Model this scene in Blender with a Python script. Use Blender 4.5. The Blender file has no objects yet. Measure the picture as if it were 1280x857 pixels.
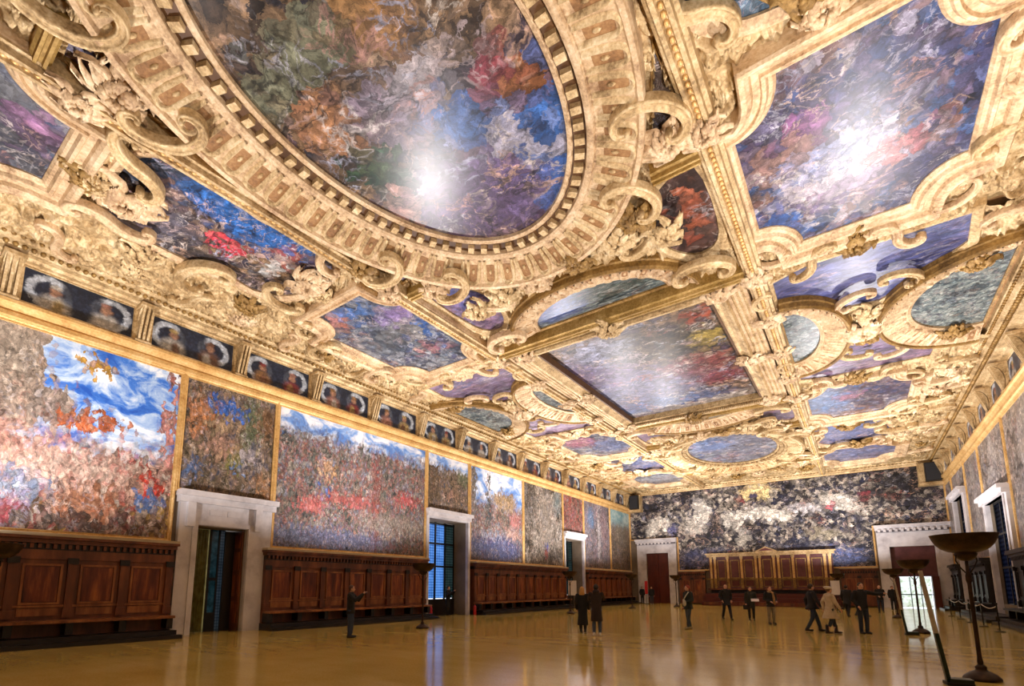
import bpy, math, random
import numpy as np
from mathutils import Vector, Matrix

# ------------------------------------------------------------------ scene, camera, world, lamps' strength
scene = bpy.context.scene
COL = scene.collection
random.seed(7)
rng = np.random.default_rng(11)
PI = math.pi

def S(r, g, b):
    f = lambda c: (c/255/12.92) if c/255 <= .04045 else ((c/255+.055)/1.055)**2.4
    return (f(r), f(g), f(b), 1.0)

W, L, YB = 25.0, 50.68, -6.2          # room width, far wall, back wall
ZC = 11.5                             # plane of the ceiling canvases

cam_d = bpy.data.cameras.new('camera')
cam = bpy.data.objects.new('camera', cam_d); COL.objects.link(cam)
F_PX, PX, PY = 619.786, 612.559, 643.903
YAW, PITCH, ROLL = 0.637485, 0.143018, -0.000766
cam_d.sensor_fit = 'HORIZONTAL'; cam_d.sensor_width = 36.0
cam_d.lens = 36.0*F_PX/1280
cam_d.shift_x = (640-PX)/1280
cam_d.shift_y = (PY-428.5)/1280
cam_d.clip_end = 300
fw = Vector((-math.sin(YAW)*math.cos(PITCH), math.cos(YAW)*math.cos(PITCH), math.sin(PITCH)))
rt = Vector((math.cos(YAW), math.sin(YAW), 0)); up = rt.cross(fw)
R3 = Matrix((rt, up, -fw)).transposed() @ Matrix.Rotation(ROLL, 3, 'Z')
cam.matrix_world = Matrix.Translation((19.158, 0, 1.65)) @ R3.to_4x4()
scene.camera = cam

world = bpy.data.worlds.new('evening_sky'); scene.world = world; world.use_nodes = True
world.node_tree.nodes['Background'].inputs[0].default_value = S(226, 232, 244)
world.node_tree.nodes['Background'].inputs[1].default_value = 2.2
vs = scene.view_settings
vs.view_transform = 'Standard'; vs.look = 'None'; vs.gamma = 1.0; vs.use_curve_mapping = False
vs.exposure = 0.0
LAMP_W = 1240.0
LAMP_COL = (1.0, 0.95, 0.95)

# ------------------------------------------------------------------ helpers
def tag(o, label=None, cat=None, group=None, kind=None):
    if label: o['label'] = label
    if cat: o['category'] = cat
    if group: o['group'] = group
    if kind: o['kind'] = kind
    return o

def empty(name, loc=(0, 0, 0), rz=0.0, parent=None):
    o = bpy.data.objects.new(name, None); COL.objects.link(o)
    o.location = loc; o.rotation_euler = (0, 0, rz); o.empty_display_size = .2
    if parent: o.parent = parent
    return o

def link(name, me, parent=None, loc=(0, 0, 0), rz=0.0, sc=(1, 1, 1)):
    o = bpy.data.objects.new(name, me); COL.objects.link(o)
    if parent: o.parent = parent
    o.location = loc; o.rotation_euler = (0, 0, rz)
    o.scale = sc if hasattr(sc, '__len__') else (sc, sc, sc)
    return o

class MB:
    def __init__(s): s.v = []; s.f = []
    def add(s, vs, fs):
        b = len(s.v); s.v.extend(vs); s.f.extend([tuple(i+b for i in f) for f in fs]); return s
    def box(s, x0, x1, y0, y1, z0, z1):
        v = [(x0,y0,z0),(x1,y0,z0),(x1,y1,z0),(x0,y1,z0),(x0,y0,z1),(x1,y0,z1),(x1,y1,z1),(x0,y1,z1)]
        return s.add(v, [(0,3,2,1),(4,5,6,7),(0,1,5,4),(1,2,6,5),(2,3,7,6),(3,0,4,7)])
    def cbox(s, x0, x1, y0, y1, z0, z1, axis='x', c=.03):
        # a box with the edges of its +/-axis face chamfered (raised panel)
        if axis == 'x':
            v = [(x0,y0,z0),(x0,y1,z0),(x0,y1,z1),(x0,y0,z1),(x1,y0+c,z0+c),(x1,y1-c,z0+c),(x1,y1-c,z1-c),(x1,y0+c,z1-c)]
        else:
            v = [(x0,y0,z0),(x1,y0,z0),(x1,y0,z1),(x0,y0,z1),(x0+c,y1,z0+c),(x1-c,y1,z0+c),(x1-c,y1,z1-c),(x0+c,y1,z1-c)]
        return s.add(v, [(0,1,2,3),(4,5,6,7),(0,1,5,4),(1,2,6,5),(2,3,7,6),(3,0,4,7)])
    def prism(s, prof, a0, a1, axis='y'):
        # closed 2-D profile (u,z) extruded along an axis
        n = len(prof)
        if axis == 'y': v = [(u, a0, z) for u, z in prof]+[(u, a1, z) for u, z in prof]
        else: v = [(a0, u, z) for u, z in prof]+[(a1, u, z) for u, z in prof]
        fs = [(i, (i+1) % n, n+(i+1) % n, n+i) for i in range(n)]+[tuple(range(n))[::-1], tuple(range(n, 2*n))]
        return s.add(v, fs)
    def lathe(s, prof, cx=0, cy=0, seg=16, cap=True):
        b = []; fs = []; n = len(prof)
        for k in range(seg):
            a = 2*PI*k/seg
            for r, z in prof: b.append((cx+r*math.cos(a), cy+r*math.sin(a), z))
        for k in range(seg):
            k2 = (k+1) % seg
            for i in range(n-1): fs.append((k*n+i, k2*n+i, k2*n+i+1, k*n+i+1))
        if cap:
            fs.append(tuple(k*n for k in range(seg))[::-1]); fs.append(tuple(k*n+n-1 for k in range(seg)))
        return s.add(b, fs)
    def tube(s, pts, rad, seg=8):
        P = [Vector(p) for p in pts]; n = len(P); b = []; fs = []
        for i, p in enumerate(P):
            d = (P[min(i+1, n-1)]-P[max(i-1, 0)]).normalized()
            a = d.orthogonal().normalized() if abs(d.z) > .95 else d.cross(Vector((0, 0, 1))).normalized()
            c = d.cross(a); r = rad[i] if hasattr(rad, '__len__') else rad
            for k in range(seg):
                t = 2*PI*k/seg; q = p+a*(r*math.cos(t))+c*(r*math.sin(t)); b.append(tuple(q))
        for i in range(n-1):
            for k in range(seg):
                k2 = (k+1) % seg; fs.append((i*seg+k, i*seg+k2, (i+1)*seg+k2, (i+1)*seg+k))
        fs.append(tuple(range(seg))[::-1]); fs.append(tuple((n-1)*seg+k for k in range(seg)))
        return s.add(b, fs)
    def ball(s, c, r, seg=10, rings=6):
        rx, ry, rz = r if hasattr(r, '__len__') else (r, r, r)
        b = [(c[0], c[1], c[2]-rz)]; fs = []
        for i in range(1, rings):
            t = PI*i/rings
            for k in range(seg):
                a = 2*PI*k/seg; b.append((c[0]+rx*math.sin(t)*math.cos(a), c[1]+ry*math.sin(t)*math.sin(a), c[2]-rz*math.cos(t)))
        b.append((c[0], c[1], c[2]+rz)); last = len(b)-1
        for k in range(seg):
            k2 = (k+1) % seg; fs.append((0, 1+k2, 1+k)); o = 1+(rings-2)*seg; fs.append((o+k, o+k2, last))
            for i in range(rings-2): fs.append((1+i*seg+k, 1+i*seg+k2, 1+(i+1)*seg+k2, 1+(i+1)*seg+k))
        return s.add(b, fs)
    def mesh(s, name, mat, smooth=False):
        me = bpy.data.meshes.new(name); me.from_pydata(s.v, [], s.f)
        if mat: me.materials.append(mat)
        if smooth: me.polygons.foreach_set('use_smooth', [True]*len(me.polygons))
        me.update(); return me
    def build(s, name, mat, parent=None, loc=(0, 0, 0), rz=0.0, smooth=False):
        return link(name, s.mesh(name, mat, smooth), parent, loc, rz)

# ------------------------------------------------------------------ materials
class NT:
    def __init__(s, name):
        s.m = bpy.data.materials.new(name); s.m.use_nodes = True
        s.t = s.m.node_tree; s.bs = s.t.nodes['Principled BSDF']
    def n(s, typ, **kw):
        o = s.t.nodes.new(typ)
        for k, v in kw.items(): setattr(o, k, v)
        return o
    def put(s, sock, v):
        if hasattr(v, 'is_output'): s.t.links.new(v, sock)
        elif v is not None: sock.default_value = v
    def math(s, op, a, b=None, c=None, clamp=False):
        o = s.n('ShaderNodeMath', operation=op, use_clamp=clamp)
        s.put(o.inputs[0], a); s.put(o.inputs[1], b)
        if c is not None: s.put(o.inputs[2], c)
        return o.outputs[0]
    def vmath(s, op, a, b=None, scale=None):
        o = s.n('ShaderNodeVectorMath', operation=op); s.put(o.inputs[0], a)
        if b is not None: s.put(o.inputs[1], b)
        if scale is not None: s.put(o.inputs['Scale'], scale)
        return o.outputs['Value'] if op in ('LENGTH', 'DISTANCE', 'DOT_PRODUCT') else o.outputs[0]
    def noise(s, vec, scale, detail=4, rough=.55, dist=0.0):
        o = s.n('ShaderNodeTexNoise'); s.put(o.inputs['Vector'], vec)
        o.inputs['Scale'].default_value = scale; o.inputs['Detail'].default_value = detail
        o.inputs['Roughness'].default_value = rough; o.inputs['Distortion'].default_value = dist
        return o.outputs
    def ramp(s, fac, cols, interp='LINEAR', pos=None):
        o = s.n('ShaderNodeValToRGB'); s.put(o.inputs[0], fac); e = o.color_ramp; e.interpolation = interp
        n = len(cols)
        while len(e.elements) < n: e.elements.new(.5)
        for i, c in enumerate(cols):
            e.elements[i].position = pos[i] if pos else i/(n-1 if interp != 'CONSTANT' else n)
            e.elements[i].color = c
        return o.outputs[0]
    def mix(s, fac, a, b, mode='MIX'):
        o = s.n('ShaderNodeMix', data_type='RGBA', blend_type=mode)
        s.put(o.inputs[0], fac); s.put(o.inputs[6], a); s.put(o.inputs[7], b); return o.outputs[2]
    def maprange(s, v, a, b, c=0.0, d=1.0, smooth=True):
        o = s.n('ShaderNodeMapRange', interpolation_type='SMOOTHSTEP' if smooth else 'LINEAR'); s.put(o.inputs[0], v)
        for i, q in zip((1, 2, 3, 4), (a, b, c, d)): o.inputs[i].default_value = q
        return o.outputs[0]
    def bump(s, h, strength=.3, dist=.02):
        o = s.n('ShaderNodeBump'); s.put(o.inputs['Height'], h); o.inputs['Strength'].default_value = strength
        o.inputs['Distance'].default_value = dist; s.t.links.new(o.outputs[0], s.bs.inputs['Normal'])
    def coord(s, kind='Object'):
        return s.n('ShaderNodeTexCoord').outputs[kind]
    def pos(s): return s.n('ShaderNodeNewGeometry').outputs['Position']
    def done(s, col=None, rough=.5, metal=0.0, **kw):
        s.put(s.bs.inputs['Base Color'], col); s.put(s.bs.inputs['Roughness'], rough); s.put(s.bs.inputs['Metallic'], metal)
        for k, v in kw.items(): s.put(s.bs.inputs[k], v)
        return s.m

def mat_noise(name, cols, scale=4.0, rough=.5, metal=0.0, bump=0.0, bdist=.02, detail=5, stretch=None, world_pos=False, **kw):
    t = NT(name); v = t.pos() if world_pos else t.coord('Object')
    if stretch: v = t.vmath('MULTIPLY', v, stretch)
    n = t.noise(v, scale, detail, .6)
    c = t.ramp(n[0], cols, pos=[.28+.44*i/(len(cols)-1) for i in range(len(cols))])
    if bump: t.bump(t.noise(v, scale*3, 5, .65)[0], bump, bdist)
    return t.done(c, rough, metal, **kw)

def gold(name, a, b, c, rough=.42, metal=.45, scale=1.6, bump=.35):
    t = NT(name); p = t.pos()
    n = t.noise(p, scale, 6, .65)
    n2 = t.noise(p, scale*9, 4, .6)
    f = t.math('ADD', t.math('MULTIPLY', n[0], .6), t.math('MULTIPLY', n2[0], .4))
    col = t.ramp(f, [a, b, c], pos=[.36, .5, .66])  # dark low end puts shade of the carving into the mottled gilt
    t.bump(t.noise(p, 22, 6, .72)[0], bump*1.5, .04)
    return t.done(col, rough, metal)

M = {}
M['gold'] = gold('gilt_wood', S(126, 98, 60), S(194, 164, 116), S(232, 210, 168), metal=.38)
M['gold_pink'] = gold('rosy_gilt', S(148, 114, 80), S(206, 174, 132), S(236, 214, 178), metal=.28)
M['gold_dark'] = gold('old_gilt', S(92, 66, 28), S(140, 106, 52), S(182, 146, 84), metal=.4)
M['gold_ochre'] = gold('ochre_gilt', S(124, 94, 42), S(166, 132, 68), S(206, 174, 112), metal=.35)
M['gold_rail'] = gold('rail_gilt', S(186, 140, 78), S(216, 174, 108), S(236, 204, 146), metal=.4, bump=.15)
M['ground'] = gold('ceiling_ground', S(110, 76, 42), S(152, 110, 66), S(186, 146, 96), metal=.15, rough=.6)
M['dark_slot'] = mat_noise('shadowed_brown_wood', [S(70, 44, 22), S(104, 70, 36)], 3, .6)  # brown with recess shade put into the colour

# floor: polished golden terrazzo
t = NT('polished_terrazzo'); p = t.pos()
n = t.noise(p, .35, 6, .6); sp = t.noise(p, 24, 4, .8); st = t.noise(t.vmath('MULTIPLY', p, (.5, 2.6, 1)), .8, 5, .6)
f = t.math('ADD', t.math('MULTIPLY', n[0], .45), t.math('ADD', t.math('MULTIPLY', sp[0], .45), t.math('MULTIPLY', st[0], .1)))
c = t.ramp(f, [S(180, 152, 68), S(210, 182, 96), S(230, 208, 134)], pos=[.33, .5, .67])
t.bump(t.noise(t.vmath('MULTIPLY', p, (1, 1, 1)), 2.2, 3, .5)[0], .05, .02)
M['floor'] = t.done(c, t.maprange(st[0], .3, .7, .085, .15), 0.0, **{'Specular IOR Level': .65})

M['wood'] = mat_noise('walnut_panelling', [S(58, 28, 16), S(104, 56, 32), S(146, 86, 48)], 1.6, .38, 0, .15, .01, stretch=(1.5, 1.5, .35), world_pos=True)
M['wood_panel'] = mat_noise('figured_walnut', [S(52, 20, 12), S(110, 50, 28), S(176, 104, 50)], 2.4, .33, 0, .12, .01, stretch=(2, 2, .3), world_pos=True)
M['wood_light'] = mat_noise('honey_walnut_moulding', [S(84, 44, 24), S(140, 84, 46), S(180, 118, 66)], 2.0, .35, 0, .12, .01, stretch=(1.5, 1.5, .4), world_pos=True)
M['wood_dark'] = mat_noise('black_stained_wood', [S(18, 12, 12), S(34, 24, 22)], 2, .4, 0, .1, .01)
M['wood_red'] = mat_noise('red_brown_door_wood', [S(70, 24, 14), S(104, 40, 24)], 2, .4, 0, .12, .01, stretch=(1, 1, .3), world_pos=True)
M['wood_purple'] = mat_noise('plum_panel_wood', [S(84, 44, 46), S(116, 66, 66)], 2, .42, 0, .1, .01)
M['marble'] = mat_noise('white_veined_marble', [S(170, 164, 166), S(208, 203, 204), S(226, 222, 222)], 1.2, .35, 0, .08, .01, detail=8, world_pos=True)
M['stone'] = mat_noise('warm_istrian_stone', [S(168, 150, 118), S(200, 184, 150)], 1.3, .4, 0, .1, .01, world_pos=True)
M['gap_shade'] = mat_noise('dentil_gap_shade', [S(84, 80, 86), S(110, 106, 112)], 2, .5)  # dark tone painting the shade behind the door dentils
M['plaster'] = mat_noise('wall_plaster', [S(110, 96, 80), S(140, 124, 104)], 1, .8, world_pos=True)
M['bronze'] = mat_noise('dark_bronze', [S(28, 20, 16), S(58, 42, 31), S(80, 58, 42)], 5, .4, .6, .1, .005)
M['bronze_black'] = mat_noise('blackened_bronze', [S(24, 20, 18), S(52, 44, 38)], 6, .4, .6)
M['black'] = mat_noise('matte_black_metal', [S(16, 16, 17), S(28, 28, 30)], 8, .5, .3)
M['green_metal'] = mat_noise('dark_green_metal', [S(24, 38, 30), S(40, 56, 46)], 6, .35, .4)
M['rope_and_lit_post'] = mat_noise('pale_rope_lit_post_metal', [S(176, 168, 150), S(206, 198, 182)], 6, .35, .5)  # rope's own colour, also painted light on the stands' upper posts
M['white_card'] = mat_noise('white_card', [S(206, 198, 196), S(226, 220, 216)], 3, .6)
M['red_paint'] = mat_noise('red_enamel', [S(170, 26, 34), S(204, 44, 50)], 4, .35)
M['curtain'] = mat_noise('cream_curtain', [S(176, 160, 100), S(214, 200, 146)], 6, .8, stretch=(1, 6, .3))
M['speaker'] = mat_noise('black_speaker_grille', [S(20, 21, 26), S(38, 40, 46)], 60, .6)
M['bulb'] = NT('lit_bulb').m
nt = M['bulb'].node_tree
M['bulb'].node_tree.nodes['Principled BSDF'].inputs['Emission Color'].default_value = (1, .9, .8, 1)
M['bulb'].node_tree.nodes['Principled BSDF'].inputs['Emission Strength'].default_value = 40

def pane_mat(name, cols, scale, transl=.85, cells=None):
    t = NT(name); v = t.coord('Object')
    if cells:
        o = t.n('ShaderNodeTexVoronoi', feature='F1'); t.put(o.inputs['Vector'], t.vmath('MULTIPLY', v, cells)); o.inputs['Scale'].default_value = 1.0; o.inputs['Randomness'].default_value = 0.0
        f = t.math('ADD', t.math('MULTIPLY', o.outputs['Distance'], .9), t.math('MULTIPLY', t.noise(v, scale, 3)[0], .35))
        c = t.ramp(f, cols, pos=[.2+.6*i/(len(cols)-1) for i in range(len(cols))])
    else: c = t.ramp(t.noise(v, scale, 4)[0], cols, pos=[.3+.4*i/(len(cols)-1) for i in range(len(cols))])
    tr = t.n('ShaderNodeBsdfTranslucent'); t.put(tr.inputs[0], c)
    gl = t.n('ShaderNodeBsdfGlossy'); gl.inputs['Roughness'].default_value = .15; gl.inputs[0].default_value = (.6, .6, .6, 1)
    mx = t.n('ShaderNodeMixShader'); mx.inputs[0].default_value = .07
    t.t.links.new(tr.outputs[0], mx.inputs[1]); t.t.links.new(gl.outputs[0], mx.inputs[2])
    t.t.links.new(mx.outputs[0], t.t.nodes['Material Output'].inputs[0]); return t.m
M['leaded'] = pane_mat('blue_leaded_glass', [S(178, 206, 236), S(132, 172, 214), S(70, 104, 140)], 2, cells=(1, 6.5, 6.5))
M['leaded_dim'] = pane_mat('grey_green_leaded_glass', [S(120, 134, 130), S(84, 100, 98), S(44, 56, 56)], 2, cells=(1, 6.5, 6.5))
M['leaded_grey'] = pane_mat('slate_blue_leaded_glass', [S(96, 108, 132), S(60, 70, 92), S(26, 32, 44)], 2, cells=(1, 4.5, 4.5))
M['curtain_lit'] = pane_mat('cream_curtain_cloth', [S(150, 140, 106), S(186, 176, 140)], 5)
M['teal_glass'] = pane_mat('teal_glass', [S(34, 62, 66), S(54, 88, 92), S(80, 112, 114)], 5)
M['silver_glass'] = pane_mat('silver_leaded_glass', [S(150, 160, 164), S(104, 116, 122), S(60, 70, 76)], 3, cells=(1, 9, 9))
M['bright_glass'] = pane_mat('bright_frosted_glass', [S(196, 206, 176), S(246, 250, 240), S(255, 255, 255)], 7)

def paint(name, seed, cols, size, scale=1.5, fold=1.0, sky=None, blobs=(), rough=.34, light=1.0, warp=.5, stretch=(1, 1, 1), fine=2.6, small=2.7, spec=.35, cell=1.0, heads=0.0, streak=.75, flesh=(214, 172, 142)):
    """An oil canvas of loose colour patches. UV runs 0..1 over a canvas of size (w,h) metres."""
    t = NT(name); uv = t.coord('UV'); w, h = size
    off = (seed*3.17, seed*7.31, seed*1.3)
    p = t.vmath('ADD', t.vmath('MULTIPLY', uv, (w, h, 0)), off)
    wn = t.noise(p, .8*scale, 6, .62)
    wv = t.vmath('SCALE', t.vmath('SUBTRACT', wn[1], (.5, .5, .5)), scale=warp*1.6/scale)
    q = t.vmath('MULTIPLY', t.vmath('ADD', p, wv), stretch)
    def voro(vec, sc):
        vo = t.n('ShaderNodeTexVoronoi', feature='F1'); t.put(vo.inputs['Vector'], vec); vo.inputs['Scale'].default_value = sc
        sep = t.n('ShaderNodeSeparateColor'); t.t.links.new(vo.outputs['Color'], sep.inputs[0]); return vo.outputs, sep.outputs
    o1, c1 = voro(q, scale*.8)
    q2 = t.vmath('ADD', q, t.vmath('SCALE', t.vmath('SUBTRACT', t.noise(q, 3.2*scale, 4, .6)[1], (.5, .5, .5)), scale=.55/scale))
    o2, c2 = voro(q2, scale*small)
    # every patch takes its colour from where its own centre lies on the canvas
    cu = t.vmath('MULTIPLY', t.vmath('SUBTRACT', t.vmath('DIVIDE', o2['Position'], stretch), off), (1/w, 1/h, 0))
    cu = t.vmath('ADD', cu, t.vmath('MULTIPLY', t.vmath('SUBTRACT', o2['Color'], (.5, .5, .5)), (.5/w, .5/h, 0)))
    if cell < 1: cu = t.vmath('ADD', t.vmath('SCALE', cu, scale=cell), t.vmath('SCALE', t.vmath('ADD', uv, t.vmath('MULTIPLY', wv, (.25/w, .25/h, 0))), scale=1-cell))
    big = t.noise(q, .3*scale, 3, .5)
    pick = t.math('ADD', t.math('ADD', t.math('MULTIPLY', c1[0], .30), t.math('MULTIPLY', c2[0], .42)), t.math('MULTIPLY', t.maprange(big[0], .3, .7), .28))
    base = t.ramp(pick, cols, 'LINEAR', [.12+.76*i/(len(cols)-1) for i in range(len(cols))])
    fd = t.noise(q2, fine*scale*1.6, 6, .7, 1.2)
    lum = t.maprange(fd[0], .36, .66, 1-.72*fold, 1+.6*fold, False)
    lum = t.math('MULTIPLY', lum, t.maprange(o2['Distance'], .0, .62, 1.22, .62, False))
    lum = t.math('MULTIPLY', lum, t.maprange(c2[1], 0, 1, 1-.3*fold, 1+.3*fold, False))
    col = base
    for (u, v, ru, rv, cb_, k, *ring) in blobs:
        d = t.vmath('MULTIPLY', t.vmath('SUBTRACT', cu, (u, v, 0)), (1/ru, 1/rv, 0))
        d = t.vmath('LENGTH', d)
        mk = t.maprange(d, 1.2, .55, 0.0, k) if not ring else t.math('MULTIPLY', t.maprange(d, 1.1, .95, 0.0, k), t.maprange(d, ring[0]-.08, ring[0]+.08))
        col = t.mix(mk, col, cb_)
    if heads > 0:      # small pale touches scattered through the crowd
        o3, c3 = voro(t.vmath('ADD', q2, (5.2, 1.7, 0)), scale*small*1.35)
        hm = t.math('MULTIPLY', t.maprange(o3['Distance'], .36, .22, 0.0, heads), t.maprange(c3[2], .52, .6))
        col = t.mix(hm, col, t.ramp(c3[0], [S(*[v*.62 for v in flesh]), S(*flesh), S(236, 226, 214), S(*[v*.8 for v in flesh])]))
        dk = t.math('MULTIPLY', t.maprange(o3['Distance'], .50, .30, 0.0, .8*heads), t.maprange(c3[2], .30, .22))
        col = t.mix(dk, col, (.012, .011, .012, 1))
    if streak > 0:     # sinuous light and dark strokes of limbs, banners and folds
        qs = t.vmath('MULTIPLY', q, (.8, 1.25, 1))
        for k_, (sc_, wd_, cc_) in enumerate(((.75, .045, None), (1.3, .035, None), (.9, .05, (.012, .011, .014, 1)))):
            sn_ = t.noise(t.vmath('ADD', qs, (3.1*k_, 9.7*k_, 2.0*k_)), sc_*scale, 3, .5, 1.8)
            ln = t.maprange(t.math('ABSOLUTE', t.math('SUBTRACT', sn_[0], .5)), wd_, .0, 0.0, streak)
            ln = t.math('MULTIPLY', ln, t.maprange(t.noise(t.vmath('ADD', q, (11.0*k_, 4.0, 1.0)), .8*scale, 2)[0], .46, .60))
            col = t.mix(ln, col, cc_ if cc_ else t.ramp(c1[0], [S(206, 196, 190), S(*flesh), S(170, 176, 200), S(226, 214, 200), S(176, 104, 92)]))
    cb = t.n('ShaderNodeCombineColor')
    for i in range(3): t.t.links.new(lum, cb.inputs[i])
    col = t.mix(1.0, col, cb.outputs[0], 'MULTIPLY')
    if sky:
        cols_s, h0, h1 = sky[:3]
        sx = t.n('ShaderNodeSeparateXYZ'); t.t.links.new(uv, sx.inputs[0])
        cx_ = t.n('ShaderNodeSeparateXYZ'); t.t.links.new(cu, cx_.inputs[0])
        sv = t.math('ADD', t.math('MULTIPLY', cx_.outputs[1], .8), t.math('ADD', t.math('MULTIPLY', sx.outputs[1], .2), t.math('MULTIPLY', t.math('SUBTRACT', wn[0], .5), .2)))
        sn = t.noise(t.vmath('MULTIPLY', q, (.5, 1.3, 1)), .55*scale, 6, .6, .8)
        sc = t.ramp(sn[0], cols_s, pos=[.36+.26*i/(len(cols_s)-1) for i in range(len(cols_s))])
        mask = t.maprange(sv, h0, h1)
        for (u, v, ru, rv, k) in (sky[3] if len(sky) > 3 else ()):      # things that stand up into the sky
            d = t.vmath('LENGTH', t.vmath('MULTIPLY', t.vmath('SUBTRACT', cu, (u, v, 0)), (1/ru, 1/rv, 0)))
            mask = t.math('MULTIPLY', mask, t.maprange(d, .8, 1.1, 1-k, 1.0))
        col = t.mix(mask, col, sc)
    if light != 1.0: col = t.mix(1.0, col, (light, light, light, 1), 'MULTIPLY')
    t.bump(t.noise(q2, 16, 4, .7)[0], .10, .01)
    return t.done(col, rough, 0.0, **{'Specular IOR Level': spec})

# ------------------------------------------------------------------ outlines and sweeps for the ceiling
def ellipse(cx, cy, rx, ry, n=96, a0=0.0, a1=2*PI):
    return [(cx+rx*math.cos(a0+(a1-a0)*k/n), cy+ry*math.sin(a0+(a1-a0)*k/n)) for k in range(n)]
def rect(x0, x1, y0, y1): return [(x0, y0), (x1, y0), (x1, y1), (x0, y1)]
def bitten(x0, x1, y0, y1, rx, ry, n=10):
    o = []
    for cx, cy, a0 in ((x1, y0, PI), (x1, y1, 1.5*PI), (x0, y1, 2*PI), (x0, y0, .5*PI)):
        # concave arc about the corner, walked so that the outline stays counter-clockwise
        for k in range(n+1):
            a = a0-(PI/2)*k/n
            o.append((cx+rx*math.cos(a), cy+ry*math.sin(a)))
    return o
def catmull(P, m=8):
    o = []; n = len(P)
    for i in range(n):
        p0, p1, p2, p3 = (np.array(P[(i+j-1) % n]) for j in range(4))
        for k in range(m):
            u = k/m
            o.append(tuple(.5*((2*p1)+(-p0+p2)*u+(2*p0-5*p1+4*p2-p3)*u*u+(-p0+3*p1-3*p2+p3)*u**3)))
    return o
def area(P): return .5*sum(P[i][0]*P[(i+1) % len(P)][1]-P[(i+1) % len(P)][0]*P[i][1] for i in range(len(P)))
def normals(P, closed=True):
    n = len(P); out = []
    for i in range(n):
        if closed: a, b, c = P[i-1], P[i], P[(i+1) % n]
        else: a, b, c = P[max(i-1, 0)], P[i], P[min(i+1, n-1)]
        d1 = np.array((b[0]-a[0], b[1]-a[1])); d2 = np.array((c[0]-b[0], c[1]-b[1]))
        n1 = np.array((d1[1], -d1[0])); n2 = np.array((d2[1], -d2[0]))
        l1, l2 = np.linalg.norm(n1), np.linalg.norm(n2)
        if l1 < 1e-9: n1, l1 = n2, l2
        if l2 < 1e-9: n2, l2 = n1, l1
        n1 = n1/l1; n2 = n2/l2; m = n1+n2; lm = np.linalg.norm(m)
        m = m/lm if lm > 1e-6 else n1
        out.append(m/max(.45, float(m@n1)))
    return out
def offset(P, d):
    N = normals(P); return [(p[0]+n[0]*d, p[1]+n[1]*d) for p, n in zip(P, N)]
def sweep(P, prof, closed=True, base=(0, 0)):
    mb = MB(); N = normals(P, closed); m = len(prof); n = len(P)
    v = [(p[0]+nn[0]*o-base[0], p[1]+nn[1]*o-base[1], z) for p, nn in zip(P, N) for o, z in prof]
    fs = []
    for i in range(n if closed else n-1):
        j = (i+1) % n
        for k in range(m-1): fs.append((i*m+k, i*m+k+1, j*m+k+1, j*m+k))
    if not closed: fs += [tuple(range(m)), tuple(range((n-1)*m, n*m))[::-1]]
    return mb.add(v, fs)
def canvas_mesh(name, P, z, mat, base, thick=.04):
    xs = [p[0] for p in P]; ys = [p[1] for p in P]; x0, x1, y0, y1 = min(xs), max(xs), min(ys), max(ys)
    n = len(P); v = [(x-base[0], y-base[1], z) for x, y in P]+[(x-base[0], y-base[1], z+thick) for x, y in P]
    fs = [tuple(range(n))[::-1], tuple(range(n, 2*n))]+[(i, (i+1) % n, n+(i+1) % n, n+i) for i in range(n)]
    me = bpy.data.meshes.new(name); me.from_pydata(v, [], fs); me.materials.append(mat)
    uvl = me.uv_layers.new(name='UVMap')
    for lp in me.loops:
        c = me.vertices[lp.vertex_index].co
        uvl.data[lp.index].uv = ((c.x+base[0]-x0)/(x1-x0), (c.y+base[1]-y0)/(y1-y0))
    me.update(); return me

EXCL = []          # outlines where the carved ground is left out (canvas plus frame)
def ceiling_painting(P, mat, prof, label, fmat='gold', z=ZC, group=None, extra=None):
    if area(P) < 0: P = P[::-1]
    cx = sum(p[0] for p in P)/len(P); cy = sum(p[1] for p in P)/len(P)
    root = empty('ceiling_painting', (cx, cy, 0)); tag(root, label, 'painting', group)
    link('canvas', canvas_mesh('canvas', P, z, mat, (cx, cy)), root)
    fr = sweep(P, prof, True, (cx, cy)).build('frame', M[fmat], root)
    EXCL.append(offset(P, max(o for o, _ in prof)-.06))
    return root, (cx, cy), fr

PR_OCT = [(-.03, 11.54), (-.03, 11.46), (.03, 11.40), (.10, 11.38), (.15, 11.30), (.22, 11.29), (.25, 11.35), (.38, 11.33), (.42, 11.24), (.50, 11.18), (.60, 11.16), (.64, 11.22), (.66, 11.6)]
PR_RECT = [(-.02, 11.54), (-.02, 11.20), (.05, 11.16), (.12, 11.20), (.24, 11.12), (.32, 11.04), (.40, 11.02), (.44, 11.12), (.46, 11.6)]
PR_OVAL = [(-.03, 11.54), (-.03, 11.40), (.05, 11.36), (.09, 11.38), (.10, 11.44), (.38, 11.42), (.40, 11.26), (.46, 11.22), (.54, 11.20), (.58, 11.26), (.64, 11.24), (1.02, 11.16), (1.42, 11.02), (1.46, 10.94), (1.56, 10.92), (1.60, 11.02), (1.62, 11.6)]
PR_THIN = [(-.03, 11.54), (-.03, 11.44), (.04, 11.40), (.10, 11.36), (.18, 11.36), (.22, 11.42), (.24, 11.6)]
PR_BAND = [(-.04, 11.54), (-.04, 11.42), (.06, 11.38), (.10, 11.40), (.50, 11.30), (.82, 11.14), (.86, 11.06), (.96, 11.05), (1.0, 11.14), (1.02, 11.6)]

MX = lambda x: W-x
MY = lambda y: 44.5-y

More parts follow.
